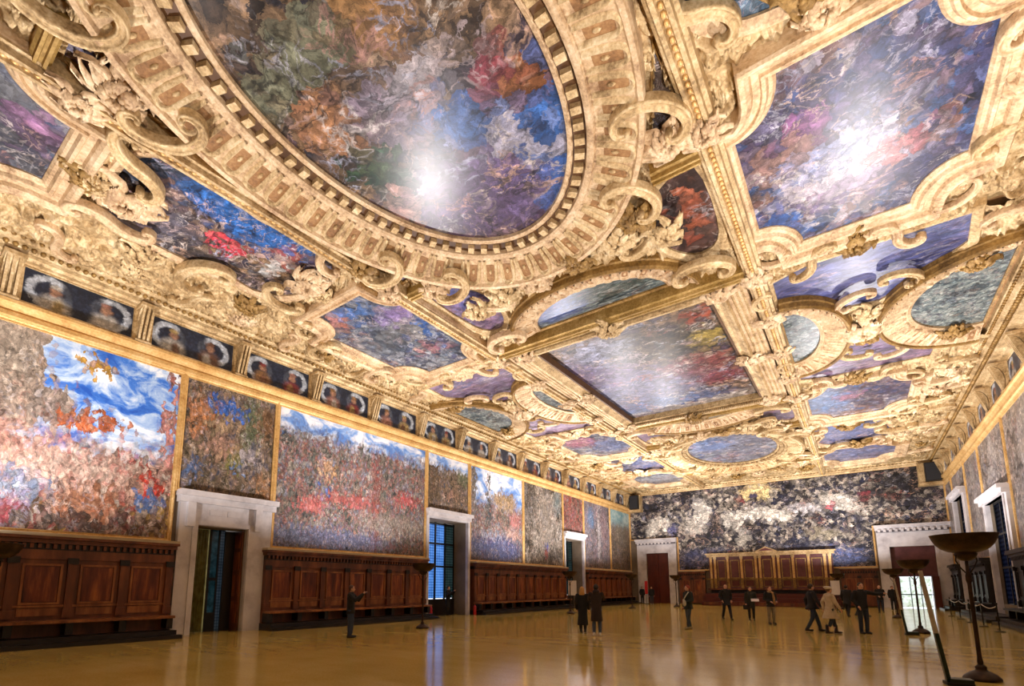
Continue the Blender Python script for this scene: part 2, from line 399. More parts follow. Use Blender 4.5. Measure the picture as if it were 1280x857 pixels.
# ------------------------------------------------------------------ the setting: floor, walls, ceiling slab
MB().box(-1.2, W+1.2, YB-.5, L+1.2, -.25, 0).build('floor', M['floor'])['kind'] = 'structure'
def wall_boxes(openings, lo, hi, zt, fn):
    """solid boxes of a wall that runs lo..hi, with openings (a,b,z0,z1)"""
    mb = MB(); cur = lo
    for a, b, z0, z1 in sorted(openings):
        fn(mb, cur, a, 0, zt); fn(mb, a, b, z1, zt)
        if z0 > 0: fn(mb, a, b, 0, z0)
        cur = b
    fn(mb, cur, hi, 0, zt); return mb
OPEN_L = [(7.98, 9.78, 0, 3.83), (19.98, 23.36, 0, 5.48), (35.95, 39.2, 0, 5.58)]
OPEN_R = [(32.35, 36.6, .75, 6.0), (42.7, 46.5, 2.6, 7.75), (20.5, 24.7, .75, 6.0)]
OPEN_E = [(1.67, 3.93, 0, 5.0), (21.24, 23.94, 0, 4.75)]
ZT = 12.2
tag(wall_boxes(OPEN_L, YB, L, ZT, lambda m, a, b, z0, z1: m.box(-1.1, 0, a, b, z0, z1)).build('wall_left', M['plaster']), kind='structure')
tag(wall_boxes(OPEN_R, YB, L, ZT, lambda m, a, b, z0, z1: m.box(W, W+1.1, a, b, z0, z1)).build('wall_right', M['plaster']), kind='structure')
tag(wall_boxes(OPEN_E, -1.1, W+1.1, ZT, lambda m, a, b, z0, z1: m.box(a, b, L, L+.9, z0, z1)).build('wall_end', M['plaster']), kind='structure')
tag(MB().box(-1.1, W+1.1, YB-.5, YB, 0, ZT).build('wall_back', M['plaster']), kind='structure')
ceiling = tag(MB().box(-1.1, W+1.1, YB-.5, L+.9, 11.62, 12.2).build('ceiling', M['ground']), kind='structure')

# gilt rail, frieze ground and cornice along the long walls and the far wall
RAIL = [(0, 9.26), (.10, 9.26), (.13, 9.34), (.20, 9.38), (.20, 9.50), (.15, 9.56), (.22, 9.70), (.30, 9.74), (.30, 9.84), (0, 9.86)]
CORN = [(0, 11.14), (.30, 11.14), (.36, 11.22), (.56, 11.24), (.62, 11.32), (.86, 11.34), (.92, 11.44), (1.08, 11.46), (1.12, 11.64), (0, 11.64)]
MIR = lambda pr: [(W-u, z) for u, z in pr][::-1]
tag(MB().prism(RAIL, YB, L).build('trim_1', M['gold_rail']), kind='structure')
tag(MB().prism(MIR(RAIL), YB, L).build('trim_2', M['gold_rail']), kind='structure')
corn_l = tag(MB().prism(CORN, YB, L).build('trim_3', M['gold']), kind='structure')
corn_r = tag(MB().prism(MIR(CORN), YB, L).build('trim_4', M['gold']), kind='structure')
corn_e = tag(MB().prism([(L, 11.06), (L-.18, 11.06), (L-.22, 11.14), (L-.36, 11.18), (L-.4, 11.3), (L-.62, 11.34), (L-.68, 11.46), (L-.8, 11.64), (L, 11.64)], 0, W, 'x').build('trim_5', M['gold']), kind='structure')
def frieze(x0, x1):
    m = MB().box(x0, x1, YB, L, 9.84, 11.15); return m
tag(frieze(0, .05).build('trim_6', M['gold']), kind='structure')
tag(frieze(W-.05, W).build('trim_7', M['gold']), kind='structure')
for par, xs in ((corn_l, .71), (corn_r, W-.71)):           # egg-and-dart course, too small to pick apart
    m = MB()
    for k in range(int((L-0)/.2)):
        m.ball((xs, .3+k*.2, 11.30), (.10, .075, .08), 6, 4); m.ball((xs+(.28 if xs < 9 else -.28), .4+k*.2, 11.43), (.06, .07, .06), 5, 4)
    tag(m.build('egg_course', M['gold_dark'], par, smooth=True), kind='stuff')
m = MB()
for k in range(92): m.ball((1.0+k*.25, L-.5, 11.33), (.08, .09, .07), 6, 4)
tag(m.build('egg_course', M['gold_dark'], corn_e, smooth=True), kind='stuff')

# ------------------------------------------------------------------ ceiling canvases
def stepcol(*c): return [S(*q) for q in c]
P_BATTLE = stepcol((30, 34, 54), (64, 66, 100), (106, 92, 120), (70, 100, 150), (150, 120, 110), (96, 60, 60), (190, 180, 190), (44, 60, 96))
P_DARK = stepcol((34, 30, 30), (64, 52, 46), (104, 84, 66), (150, 120, 90), (60, 60, 70), (90, 70, 84), (170, 150, 130))
P_SLATE = stepcol((34, 40, 56), (70, 80, 100), (108, 116, 128), (150, 152, 156), (64, 84, 122), (120, 96, 100), (196, 196, 196))
P_BLUE = stepcol((44, 50, 90), (70, 78, 126), (100, 106, 152), (134, 134, 166), (80, 100, 150), (168, 160, 176))
P_PURPLE = stepcol((84, 66, 92), (112, 92, 118), (140, 112, 132), (104, 104, 140), (160, 136, 140))
P_GRIS = stepcol((34, 44, 50), (64, 78, 84), (104, 118, 118), (160, 168, 160), (58, 64, 84))
SKY = stepcol((44, 84, 158), (78, 122, 190), (150, 160, 180), (196, 192, 196))

oval_m = paint('oval_canvas', 3, P_DARK, (5.7, 9.0), 1.1, .85, None, [
    (.62, .84, .36, .20, S(112, 94, 138), .9), (.34, .80, .24, .2, S(96, 76, 112), .85), (.9, .72, .2, .18, S(66, 112, 182), 1), (.86, .93, .2, .12, S(62, 104, 176), 1),
    (.62, .60, .16, .08, S(70, 112, 178), .9), (.84, .80, .14, .05, S(172, 168, 182), .9), (.72, .70, .12, .05, S(176, 172, 188), .9), (.95, .62, .12, .07, S(70, 106, 166), .9),
    (.86, .60, .13, .08, S(160, 100, 52), .95), (.80, .56, .1, .05, S(130, 58, 74), .9), (.42, .50, .18, .10, S(156, 140, 158), .7), (.60, .47, .12, .06, S(196, 186, 190), .8),
    (.20, .60, .16, .10, S(30, 84, 52), .8), (.18, .42, .16, .08, S(190, 136, 96), .8), (.3, .30, .4, .07, S(128, 130, 106), .9), (.62, .32, .14, .1, S(170, 124, 76), .8), (.12, .72, .1, .08, S(196, 150, 140), .7)], rough=.3, spec=.45, light=.78)
rect_m = paint('rectangle_canvas', 9, P_DARK, (6.9, 10.9), 1.2, .85, None, [
    (.3, .62, .5, .22, S(126, 128, 168), .75), (.25, .9, .6, .12, S(84, 110, 160), .9), (.6, .97, .7, .05, S(196, 186, 176), .8), (.14, .35, .3, .2, S(120, 104, 148), .8),
    (.3, .2, .22, .14, S(180, 186, 214), .7), (.72, .52, .26, .12, S(140, 64, 66), .75), (.8, .7, .2, .08, S(128, 52, 66), .8), (.62, .25, .4, .18, S(70, 66, 54), .7), (.86, .3, .1, .09, S(176, 152, 72), .7), (.86, .12, .08, .06, S(178, 80, 54), .7)], rough=.34, light=.85, spec=.28)
oval2_m = paint('far_oval_canvas', 5, P_SLATE, (5.7, 9.0), 1.2, .6, None, [(.6, .4, .5, .3, S(116, 118, 134), .7), (.3, .3, .3, .2, S(104, 130, 178), .7), (.6, .8, .5, .2, S(98, 98, 116), .6)], rough=.32)

r_, c_, oval_f = ceiling_painting(ellipse(12.5, 6.15, 2.85, 4.5, 120), oval_m, PR_OVAL, 'great oval ceiling canvas of dark figures, violet ground and blue sky in toothed gilt ring', 'gold_pink'); OV1 = (r_, c_)
r_, c_, _ = ceiling_painting(ellipse(12.5, 38.35, 2.85, 4.5, 96), oval2_m, PR_OVAL, 'oval ceiling canvas of pale grey-blue clouds in toothed gilt ring near the end wall', 'gold'); OV2 = (r_, c_)
RC = ceiling_painting(rect(9.1, 15.95, 16.85, 27.7), rect_m, PR_RECT, 'large rectangular ceiling canvas between the two oval canvases, red and blue battle tones', 'gold')
MB().prism([(9.12, 11.19), (9.2, 11.19), (9.2, 11.52), (9.12, 11.52)], 16.9, 27.65).build('inner_rebate', M['dark_slot'], RC[0], (-RC[1][0], -RC[1][1], 0))  # dark strips colour in the shade on the frame's inner sides
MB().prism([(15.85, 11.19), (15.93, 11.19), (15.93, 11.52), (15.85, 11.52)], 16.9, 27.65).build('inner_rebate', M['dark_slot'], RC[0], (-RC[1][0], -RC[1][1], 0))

OCT = {}
def oct_paint(key, seed, pal, blobs, y0, y1, left, label, rx=.95, ry=1.25):
    x0, x1 = (3.0, 7.3) if left else (17.7, 22.0)
    OCT[key] = ceiling_painting(bitten(x0, x1, y0, y1, rx, ry), paint('notched_canvas_'+key, seed, pal, (4.3, y1-y0), 1.4, .75, None, blobs, rough=.31, stretch=(1, .8, 1), light=.85, streak=.6), PR_OCT, label, 'gold_pink')
oct_paint('right_near', 12, P_BATTLE, [(.5, .25, .6, .22, S(58, 62, 100), .8), (.45, .66, .4, .12, S(206, 196, 206), .8), (.55, .75, .5, .08, S(124, 92, 124), .7), (.1, .85, .2, .14, S(40, 88, 156), .9), (.3, .3, .16, .08, S(140, 84, 134), .8), (.2, .4, .2, .1, S(160, 120, 100), .7), (.7, .6, .16, .07, S(170, 86, 84), .8), (.85, .85, .3, .2, S(52, 62, 96), .8), (.4, .5, .3, .1, S(150, 154, 190), .7)], 9.9, 15.8, False, 'notched ceiling canvas of blue-violet battle with long pale diagonal streaks, beside heavy beam')
oct_paint('left_near', 14, P_SLATE, [(.25, .1, .2, .08, S(206, 132, 112), .9), (.5, .12, .2, .1, S(76, 118, 178), .9), (.75, .3, .22, .1, S(150, 124, 178), .8), (.6, .45, .3, .12, S(132, 130, 128), .8), (.85, .5, .1, .1, S(54, 98, 160), .9), (.6, .72, .2, .07, S(150, 96, 104), .8), (.3, .5, .3, .2, S(74, 84, 92), .6)], 9.9, 15.8, True, 'notched ceiling canvas of grey-green swirls with coral and blue patches, above the portrait frieze')
oct_paint('right_far', 16, P_BATTLE, [(.2, .5, .3, .4, S(90, 128, 178), .8), (.75, .5, .3, .4, S(64, 62, 90), .7), (.4, .4, .16, .1, S(180, 110, 124), .7)], MY(15.8), MY(9.9), False, 'notched ceiling canvas, sky blue at one end and dark slate at the other')
oct_paint('left_far', 18, P_SLATE, [(.3, .3, .3, .2, S(200, 120, 140), .6), (.7, .6, .4, .3, S(110, 122, 160), .7)], MY(15.8), MY(9.9), True, 'notched ceiling canvas of mottled lilac-grey with small rose patches')
oct_paint('left_edge', 20, P_SLATE, [(.6, .7, .4, .2, S(116, 116, 116), .9), (.85, .55, .2, .1, S(120, 150, 190), .9), (.6, .92, .2, .1, S(170, 116, 160), .8), (.4, .9, .3, .12, S(50, 54, 66), .8)], -3.4, 2.2, True, 'notched ceiling canvas of smoky grey and mauve beside the scrolled cartouche canvas')
oct_paint('left_end', 22, P_SLATE, [(.5, .5, .5, .3, S(176, 178, 184), .7)], 42.3, 47.6, True, 'pale cloudy notched ceiling canvas in the corner by the end wall, over portrait frieze')
oct_paint('right_end', 24, P_BLUE, [(.5, .5, .5, .3, S(120, 130, 168), .7)], 42.3, 47.6, False, 'soft blue notched ceiling canvas in the corner by the end wall, over tall windows')

TENT = [(3.55, 4.5), (3.65, 3.7), (4.6, 3.3), (5.6, 3.2), (6.7, 3.35), (7.35, 4.2), (7.15, 5.2), (6.95, 6.0), (7.15, 6.8), (7.45, 7.6), (6.8, 8.5), (5.5, 8.75), (4.3, 8.5), (3.7, 7.7), (3.75, 6.9), (3.55, 5.7)]
def cart(key, P, seed, pal, blobs, label):
    OCT[key] = ceiling_painting(catmull(P, 6), paint('cartouche_canvas_'+key, seed, pal, (4.0, 5.5), 1.6, .75, None, blobs, rough=.32), PR_THIN, label, 'gold_pink')
cart('left_near', TENT, 31, P_DARK, [(.75, .15, .3, .2, S(42, 62, 82), .95), (.8, .5, .28, .32, S(52, 104, 172), 1), (.95, .8, .2, .3, S(64, 110, 176), 1), (.5, .16, .3, .08, S(128, 100, 92), .9), (.6, .75, .16, .1, S(156, 80, 72), .95), (.4, .5, .08, .08, S(214, 70, 84), 1), (.45, .75, .18, .06, S(196, 196, 190), .8), (.1, .5, .12, .5, S(60, 60, 66), .8), (.3, .3, .2, .14, S(84, 82, 94), .8)], 'cartouche ceiling canvas with red tent-like peaks and deep blue sky')
cart('left_far', [(x, MY(y)) for x, y in TENT], 33, P_BLUE, [(.7, .4, .4, .4, S(96, 112, 150), .8), (.2, .5, .2, .5, S(70, 74, 86), .7)], 'far scrolled cartouche ceiling canvas in dull slate blue, portrait side')
cart('right_near', [(MX(x), y) for x, y in TENT], 35, P_SLATE, [(.5, .5, .8, .8, S(64, 96, 116), .8)], 'teal cartouche ceiling canvas between scrolls beyond the heavy beam')
cart('right_far', [(MX(x), MY(y)) for x, y in TENT], 37, P_BLUE, [(.4, .4, .5, .5, S(110, 124, 168), .8)], 'far scrolled cartouche ceiling canvas in lavender blue, window side')

# mid-bay fields, half ovals and lunettes
def field(P, seed, pal, blobs, label, prof=PR_THIN, fm='gold', size=(4.5, 3.4), stretch=(1, 1, 1), sc=1.4):
    return ceiling_painting(P, paint('field_canvas_%d' % seed, seed, pal, size, sc, .6, None, blobs, rough=.32, stretch=stretch, streak=.4), prof, label, fm)
field([(17.65, 17.5), (18.6, 17.1), (22.4, 17.1), (22.5, 18.6), (21.3, 20.2), (20.5, 20.9), (19.3, 20.7), (18.6, 19.7), (17.65, 19.5)], 41, P_BLUE, [(.5, .4, .8, .4, S(84, 88, 138), .7), (.8, .3, .2, .2, S(58, 64, 112), .8)], 'indigo blue ceiling field beside the notched battle canvas', stretch=(.5, 1.4, 1))
field([(17.65, 25.0), (18.6, 25.1), (19.3, 24.2), (20.5, 23.8), (21.3, 24.4), (22.5, 26.0), (22.4, 27.4), (18.6, 27.5), (17.65, 27.1)], 43, P_PURPLE, [(.5, .4, .6, .3, S(140, 124, 156), .7)], 'dusty violet ceiling field beyond the shell bands, window side', stretch=(.6, 1.4, 1))
field([(MX(x), y) for x, y in [(17.65, 17.5), (18.6, 17.1), (22.4, 17.1), (22.5, 18.6), (21.3, 20.2), (20.5, 20.9), (19.3, 20.7), (18.6, 19.7), (17.65, 19.5)]], 45, P_PURPLE, [(.5, .6, .6, .3, S(112, 100, 124), .7)], 'mauve grey ceiling field beside the grey-green notched canvas', stretch=(.5, 1.4, 1))
field([(MX(x), y) for x, y in [(17.65, 25.0), (18.6, 25.1), (19.3, 24.2), (20.5, 23.8), (21.3, 24.4), (22.5, 26.0), (22.4, 27.4), (18.6, 27.5), (17.65, 27.1)]], 47, P_PURPLE, [(.5, .5, .8, .4, S(196, 182, 204), .7)], 'pale lilac ceiling field beyond the shell bands, portrait side', stretch=(.6, 1.4, 1))
def half(cx, cy, rx, ry, a0, n=40): return ellipse(cx, cy, rx, ry, n, a0, a0+PI)+[(cx+rx*math.cos(a0+PI), cy+ry*math.sin(a0+PI))]
HALVES = []
def half_paint(cx, cy, rx, ry, a0, seed, label, pal=P_GRIS, blobs=()):
    P = half(cx, cy, rx, ry, a0)
    r, c, f = field(P, seed, pal, blobs, label, PR_THIN[:3]+[(.05, 11.6)], 'gold_dark', (rx*2, ry*2), (.7, 1.5, 1), 2.2)
    HALVES.append((r, c, cx, cy, rx, ry, a0)); return r
half_paint(17.6, 22.3, 1.15, 2.5, -PI/2, 51, 'grey monochrome half-oval ceiling canvas against the beam, window side')
half_paint(7.4, 22.3, 1.15, 2.5, PI/2, 53, 'grey monochrome half-oval ceiling canvas against the beam, portrait side')
half_paint(23.7, 22.3, 2.3, 2.7, PI/2, 55, 'dark grey half-oval ceiling canvas against the cornice over the windows')
half_paint(1.3, 22.3, 2.3, 2.7, -PI/2, 57, 'dark grey half-oval ceiling canvas against the cornice over the portraits')
half_paint(12.5, 15.55, 2.45, 1.5, PI, 59, 'dark lunette canvas between the great oval and the rectangle, blue at one end', P_GRIS, [(.2, .4, .3, .6, S(78, 100, 156), .9), (.7, .4, .4, .4, S(44, 60, 48), .7)])
half_paint(12.5, 28.95, 2.45, 1.5, 0, 61, 'dark lunette canvas between the rectangle and the far oval')
TRI = [(8.15, 11.2), (9.2, 11.5), (9.75, 12.4), (9.5, 13.9), (8.8, 14.6), (8.15, 13.9)]
field(catmull(TRI, 4), 63, P_PURPLE, [(.5, .3, .5, .3, S(96, 104, 168), .8), (.6, .6, .4, .2, S(190, 140, 150), .7)], 'small lilac and rose spandrel canvas by the great oval, portrait side', size=(1.6, 3.4))
field(catmull([(MX(x), y) for x, y in TRI], 4), 65, stepcol((52, 42, 42), (70, 54, 52), (90, 62, 54), (64, 54, 56)), [(.5, .45, .4, .06, S(186, 96, 64), .55), (.45, .62, .4, .05, S(190, 100, 66), .55), (.55, .8, .35, .05, S(170, 84, 60), .55), (.7, .3, .25, .05, S(186, 104, 72), .55)], 'small dark spandrel canvas with orange-red streaks by the great oval', size=(1.6, 3.4))
field(catmull([(x, MY(y)) for x, y in TRI], 4), 67, P_PURPLE, [], 'small plum spandrel canvas by the far oval, portrait side', size=(1.6, 3.4))
field(catmull([(MX(x), MY(y)) for x, y in TRI], 4), 69, P_PURPLE, [(.5, .5, .6, .6, S(104, 94, 112), .6)], 'small grey spandrel canvas by the far oval, window side', size=(1.6, 3.4))
# flat brown-violet infill triangles between ring and beam
for sx in (0, 1):
    for k, (sy, nm) in enumerate((((2.2, 3.9)), ((8.4, 10.1)), (MY(10.1), MY(8.4)))):
        far = k != 0
        P = [(8.0, 1.6), (8.75, 1.6), (8.05, 4.2)] if k == 0 else ([(8.05, 8.0), (8.85, 10.2), (8.0, 10.3)] if k == 1 else [(8.0, MY(10.3)), (8.85, MY(10.2)), (8.05, MY(8.0))])
        if sx: P = [(MX(x), y) for x, y in P][::-1]
        r = ceiling_painting(P, paint('infill_%d_%d' % (sx, k), 71+3*k+sx, P_PURPLE if not sx else stepcol((84, 70, 62), (112, 96, 86), (98, 80, 78)), (1, 2.4), 3, .7), PR_THIN[:3]+[(.05, 11.6)],
            ['slim violet triangle panel between ring and beam, portrait side', 'slim brown-grey triangle panel between ring and beam, window side'][sx]+[', far side of great oval', ', by great oval', ', by the far oval'][k], 'gold_dark')

# ------------------------------------------------------------------ ceiling ornament
# dentils and gadroons of the oval rings: shared meshes, one object each
dm = MB().box(-.11, .11, -.085, .085, 11.27, 11.45).mesh('dentil', M['gold'])
def stadium_ring(L_, w, tk):
    n = 8; path = [(-L_/2+w/2+(w/2)*math.cos(a), (w/2)*math.sin(a)) for a in [PI/2+PI*k/n for k in range(n+1)]]
    path = [(L_/2, w/2)]+path+[(L_/2, -w/2)]
    mb = MB(); m = 3
    N = normals(path, False); v = []
    for pnt, nn in zip(path, N):
        for o, z in ((-tk/2, .02), (0, -.10), (tk/2, .02)): v.append((pnt[0]+nn[0]*o, pnt[1]+nn[1]*o, z))
    fs = [(i*3+k, i*3+k+1, (i+1)*3+k+1, (i+1)*3+k) for i in range(len(path)-1) for k in range(2)]
    mb.add(v, fs)
    mb.ball((.02, 0, -.01), (.10, .05, .05), 6, 4)
    return mb
def inset_mesh(name, L_, w, tk, m1, m2):
    mb = stadium_ring(L_, w, tk); k = len(mb.f); n = 8
    pl = [(L_/2, w/2)]+[(-L_/2+w/2+(w/2)*math.cos(a), (w/2)*math.sin(a)) for a in [PI/2+PI*q/n for q in range(n+1)]]+[(L_/2, -w/2)]
    mb.add([(u, v, -.012) for u, v in pl], [tuple(range(len(pl)))])
    me = mb.mesh(name, M[m1], True); me.materials.append(M[m2]); me.polygons[len(me.polygons)-1].material_index = 1; return me
gm = inset_mesh('gadroon', .84, .34, .15, 'gold', 'ground')
fm_ = inset_mesh('flute', .66, .28, .13, 'gold_pink', 'ground')
def along(P, step):
    """points spaced evenly along a closed outline with outward direction"""
    pts = np.array(P+[P[0]]); seg = np.linalg.norm(np.diff(pts, axis=0), axis=1); cum = np.concatenate([[0], np.cumsum(seg)])
    n = int(round(cum[-1]/step)); out = []
    for k in range(n):
        s = (k+.5)*cum[-1]/n; i = np.searchsorted(cum, s)-1; i = max(0, min(i, len(seg)-1)); u = (s-cum[i])/seg[i]
        p_ = pts[i]+(pts[i+1]-pts[i])*u; d = (pts[i+1]-pts[i])/seg[i]; out.append((p_[0], p_[1], math.atan2(-d[0], d[1])))
    return out
def put_ring(root, c, P, dents=True):
    sweep(P, [(.095, 11.45), (.095, 11.395), (.385, 11.38), (.385, 11.45)], True, c).build('dentil_channel', M['dark_slot'], root)  # dark colour stands in for shade between the dentils
    for x, y, a in along(offset(P, .24), .37): link('dentil', dm, root, (x-c[0], y-c[1], 0), a)
    for x, y, a in along(offset(P, 1.03), .52):
        o = link('gadroon', gm, root, (x-c[0], y-c[1], 11.15), 0); o.rotation_mode = 'QUATERNION'
        from mathutils import Quaternion
        o.rotation_quaternion = Quaternion((0, 0, 1), a+PI) @ Quaternion((0, 1, 0), -.28)
put_ring(OV1[0], OV1[1], ellipse(12.5, 6.15, 2.85, 4.5, 120))
put_ring(OV2[0], OV2[1], ellipse(12.5, 38.35, 2.85, 4.5, 96))

# fluted shell bands round the half ovals and lunettes
for (r, c, cx, cy, rx, ry, a0) in HALVES:
    P = half(cx, cy, rx, ry, a0)
    b = sweep(P, PR_BAND[:6]+[(.84, 11.6)], False, c).build('shell_band', M['gold_pink'], r)
    sweep(P, [(.82, 11.6), (.82, 11.15), (.86, 11.08), (.94, 11.06), (.98, 11.14), (.99, 11.3), (1.03, 11.34), (1.03, 11.6)], False, c).build('band_rim', M['gold_dark'], b)
    EXCL.append(offset(P, .95)); n = 60
    pts = np.array(P); seg = np.linalg.norm(np.diff(pts, axis=0), axis=1); cum = np.concatenate([[0], np.cumsum(seg)])
    N = normals(P, False); k_n = int(cum[-1]/.45)
    for k in range(k_n):
        s = (k+.5)*cum[-1]/k_n; i = min(np.searchsorted(cum, s)-1, len(seg)-1); u = (s-cum[i])/seg[i]
        q = pts[i]+(pts[i+1]-pts[i])*u; nn = np.array(N[i]); nn = nn/np.linalg.norm(nn)
        o = link('flute', fm_, b, (q[0]+nn[0]*.46-c[0], q[1]+nn[1]*.46-c[1], 11.28), math.atan2(nn[1], nn[0]))
        o.rotation_mode = 'XYZ'; o.rotation_euler = (0, .30, math.atan2(nn[1], nn[0])+0)

# beams
def bar(name, x0, x1, y0, y1, z0=11.02, mat='gold', parent=ceiling, axis='y'):
    if axis == 'y':
        w = x1-x0; pr = [(x0, 11.62), (x0, z0+.14), (x0+.16*w, z0+.1), (x0+.2*w, z0), (x0+.36*w, z0), (x0+.42*w, z0+.07), (x0+.58*w, z0+.07), (x0+.64*w, z0), (x0+.8*w, z0), (x0+.84*w, z0+.1), (x1, z0+.14), (x1, 11.62)]
        return MB().prism(pr, y0, y1, 'y').build(name, M[mat], parent)
    w = y1-y0; pr = [(y0, 11.62), (y0, z0+.14), (y0+.16*w, z0+.1), (y0+.2*w, z0), (y0+.36*w, z0), (y0+.42*w, z0+.07), (y0+.58*w, z0+.07), (y0+.64*w, z0), (y0+.8*w, z0), (y0+.84*w, z0+.1), (y1, z0+.14), (y1, 11.62)]
    return MB().prism(pr, x0, x1, 'x').build(name, M[mat], parent)
BEAMS = []
for xa in (7.42, MX(7.92)):
    BEAMS.append(bar('beam', xa, xa+.5, -5, 49.9, 11.0))
for ya in (15.75, MY(16.15)):
    BEAMS.append(bar('cross_beam', 7.92, 17.08, ya, ya+.4, 11.0, 'gold_ochre', axis='x'))
for ya in (1.2, 10.55, MY(10.95), 43.3):
    for xa, xb in ((7.92, 9.0), (MX(9.0), MX(7.92))): bar('cross_beam', xa, xb, ya, ya+.32, 11.06, 'gold_ochre', axis='x')
for xa in (3.0, 17.72):        # short cross beams between the side fields
    for ya in (8.95, MY(9.2)):
        pass
for b_, xa in ((BEAMS[0], 7.67), (BEAMS[1], MX(7.67))):       # leaf strings on the long beams
    m = MB()
    for k in range(320): m.ball((xa, -1+k*.16, 11.06), (.055, .07, .05), 6, 4)
    tag(m.build('leaf_string', M['gold_rail'], b_, smooth=True), kind='stuff')
# beaded strips between the rectangle and the long beams
for xa, xb in ((8.0, 8.6), (MX(8.6), MX(8.0))):
    o = MB().box(xa, xb, 16.2, 28.3, 11.18, 11.6).build('beaded_strip', M['gold_pink'], ceiling)
    m = MB()
    for k in range(100):
        for q in range(3): m.ball((xa+.14+q*.16, 16.3+k*.12, 11.18), (.05, .045, .04), 6, 3)
    tag(m.build('bead_rows', M['gold'], o, smooth=True), kind='stuff')
m = MB()
for k in range(70): m.box(9.3+k*.095, 9.345+k*.095, 27.74, 27.95, 11.02, 11.14)
tag(m.build('dentil_rows', M['gold'], ceiling), kind='stuff')

# scrolls (curvature-driven ribbons), leaf clusters
def scroll_mesh(name, kind='C', tight=14.0, mid=1.6, n=54, w=.17, d=.16, mat='gold', flip=1):
    pts = [(0.0, 0.0)]; a = 0.0; hs = []
    for i in range(n):
        s = (i+.5)/n; e = abs(2*s-1); k = mid+tight*e**3.2
        if kind == 'S' and s < .5: k = -k
        a += flip*k/n*2.0; pts.append((pts[-1][0]+math.cos(a)/n, pts[-1][1]+math.sin(a)/n))
    P = np.array(pts); mn, mx = P.min(0), P.max(0); P = (P-(mn+mx)/2); sc = 1.0/max(mx-mn); P = P*sc
    P = [tuple(q) for q in P]; N = normals(P, False); v = []; prof = [(-.5, 0), (-.5, -.75), (-.36, -1), (-.22, -.8), (0, -.66), (.22, -.8), (.36, -1), (.5, -.75), (.5, 0)]
    for i, (q, nn) in enumerate(zip(P, N)):
        e = abs(2*i/n-1); ww = w*(1.0-.62*e**2); dd = d*(1-.15*e)
        for o, z in prof: v.append((q[0]+nn[0]*o*ww, q[1]+nn[1]*o*ww, z*dd))
    m = len(prof); fs = [(i*m+k, i*m+k+1, (i+1)*m+k+1, (i+1)*m+k) for i in range(n) for k in range(m-1)]
    fs += [tuple(range(m)), tuple(range(n*m, (n+1)*m))[::-1]]
    mb = MB().add(v, fs)
    for q in (P[0], P[-1]): mb.ball((q[0], q[1], -d*.55), (.05, .05, d*.5), 6, 4)
    return mb.mesh(name, M[mat], True)
SC = {('C', 1): scroll_mesh('c_scroll', 'C', flip=1), ('C', -1): scroll_mesh('c_scroll', 'C', flip=-1, mat='gold_pink'),
      ('S', 1): scroll_mesh('s_scroll', 'S', flip=1), ('S', -1): scroll_mesh('s_scroll', 'S', flip=-1, mat='gold_pink')}
def cluster_mesh(n, seed, mat):
    r = random.Random(seed); mb = MB()
    for tier, (nn, l0, l1, zt) in enumerate(((n+3, .30, .46, -.03), (n, .18, .30, -.12))):
        for k in range(nn):
            a = 2*PI*(k+.5*tier)/nn+r.uniform(-.25, .25); Ln = r.uniform(l0, l1); wd = r.uniform(.055, .09); v = []; bend = r.uniform(-.9, .9)
            for i in range(6):
                u = i/5; aa = a+bend*u*u; ca, sa = math.cos(aa), math.sin(aa); ww = wd*(.45+.55*math.sin(PI*u))*(1+.3*math.cos(11*u)); zc = zt-.09*math.sin(PI*min(1, u*1.15))-.06*(u > .7)*(u-.7)
                for o, zz in ((-1, .06), (-.45, -.01), (0, .02), (.45, -.01), (1, .06)):
                    x = .05+u*Ln; y = o*ww; v.append((x*ca-y*sa, x*sa+y*ca, zc+zz))
            mb.add(v, [(i*5+j, i*5+j+1, (i+1)*5+j+1, (i+1)*5+j) for i in range(5) for j in range(4)])
    for k in range(7):
        a = k*.9+r.uniform(0, .5); q = r.uniform(.05, .13); mb.ball((q*math.cos(a), q*math.sin(a), -.17), (.05, .05, .05), 6, 4)
    return mb.mesh('leaf_cluster', M[mat], True)
CL = [cluster_mesh(8, 1, 'gold'), cluster_mesh(10, 2, 'gold_pink'), cluster_mesh(7, 3, 'gold_dark')]
def scroll(kind, h, x, y, ang, size, z=11.36, zs=1.0):
    return link('scroll_ornament', SC[(kind, h)], ceiling, (x, y, z), math.radians(ang), (size, size, size*zs))
def cluster(x, y, size, k=0, z=11.38, a=None):
    return link('leaf_cluster', CL[k % 3], ceiling, (x, y, z), random.uniform(0, 6.28) if a is None else a, (size, size, size))
def four(fn):          # a pattern repeated in the ceiling's four symmetric quarters
    for sx in (0, 1):
        for sy in (0, 1): fn(sx, sy)
def q4(kind, h, x, y, ang, size, z=11.36):
    def f(sx, sy):
        xx = MX(x) if sx else x; yy = MY(y) if sy else y; hh = h; an = ang
        if sx: hh = -hh; an = 180-an
        if sy: hh = -hh; an = -an
        scroll(kind, hh, xx, yy, an, size, z)
    four(f)
def c4(x, y, size, k=0, z=11.38):
    four(lambda sx, sy: cluster(MX(x) if sx else x, MY(y) if sy else y, size, k+sx, z))
# round the cartouches
q4('S', 1, 6.55, 3.35, 25, 1.75, 11.34); q4('S', -1, 4.0, 3.6, 20, 1.6, 11.34); c4(5.15, 3.55, 1.9, 1, 11.38); c4(5.2, 2.95, 1.3, 0)
q4('S', -1, 7.25, 7.75, 60, 1.5, 11.34); q4('C', 1, 4.3, 8.35, 10, 1.5, 11.34); c4(5.65, 8.35, 1.7, 1, 11.38); c4(5.5, 9.0, 1.2, 0)
q4('C', 1, 3.3, 6.2, 90, 1.9, 11.38); c4(2.9, 4.6, 1.4, 0); c4(2.9, 7.9, 1.4, 2)
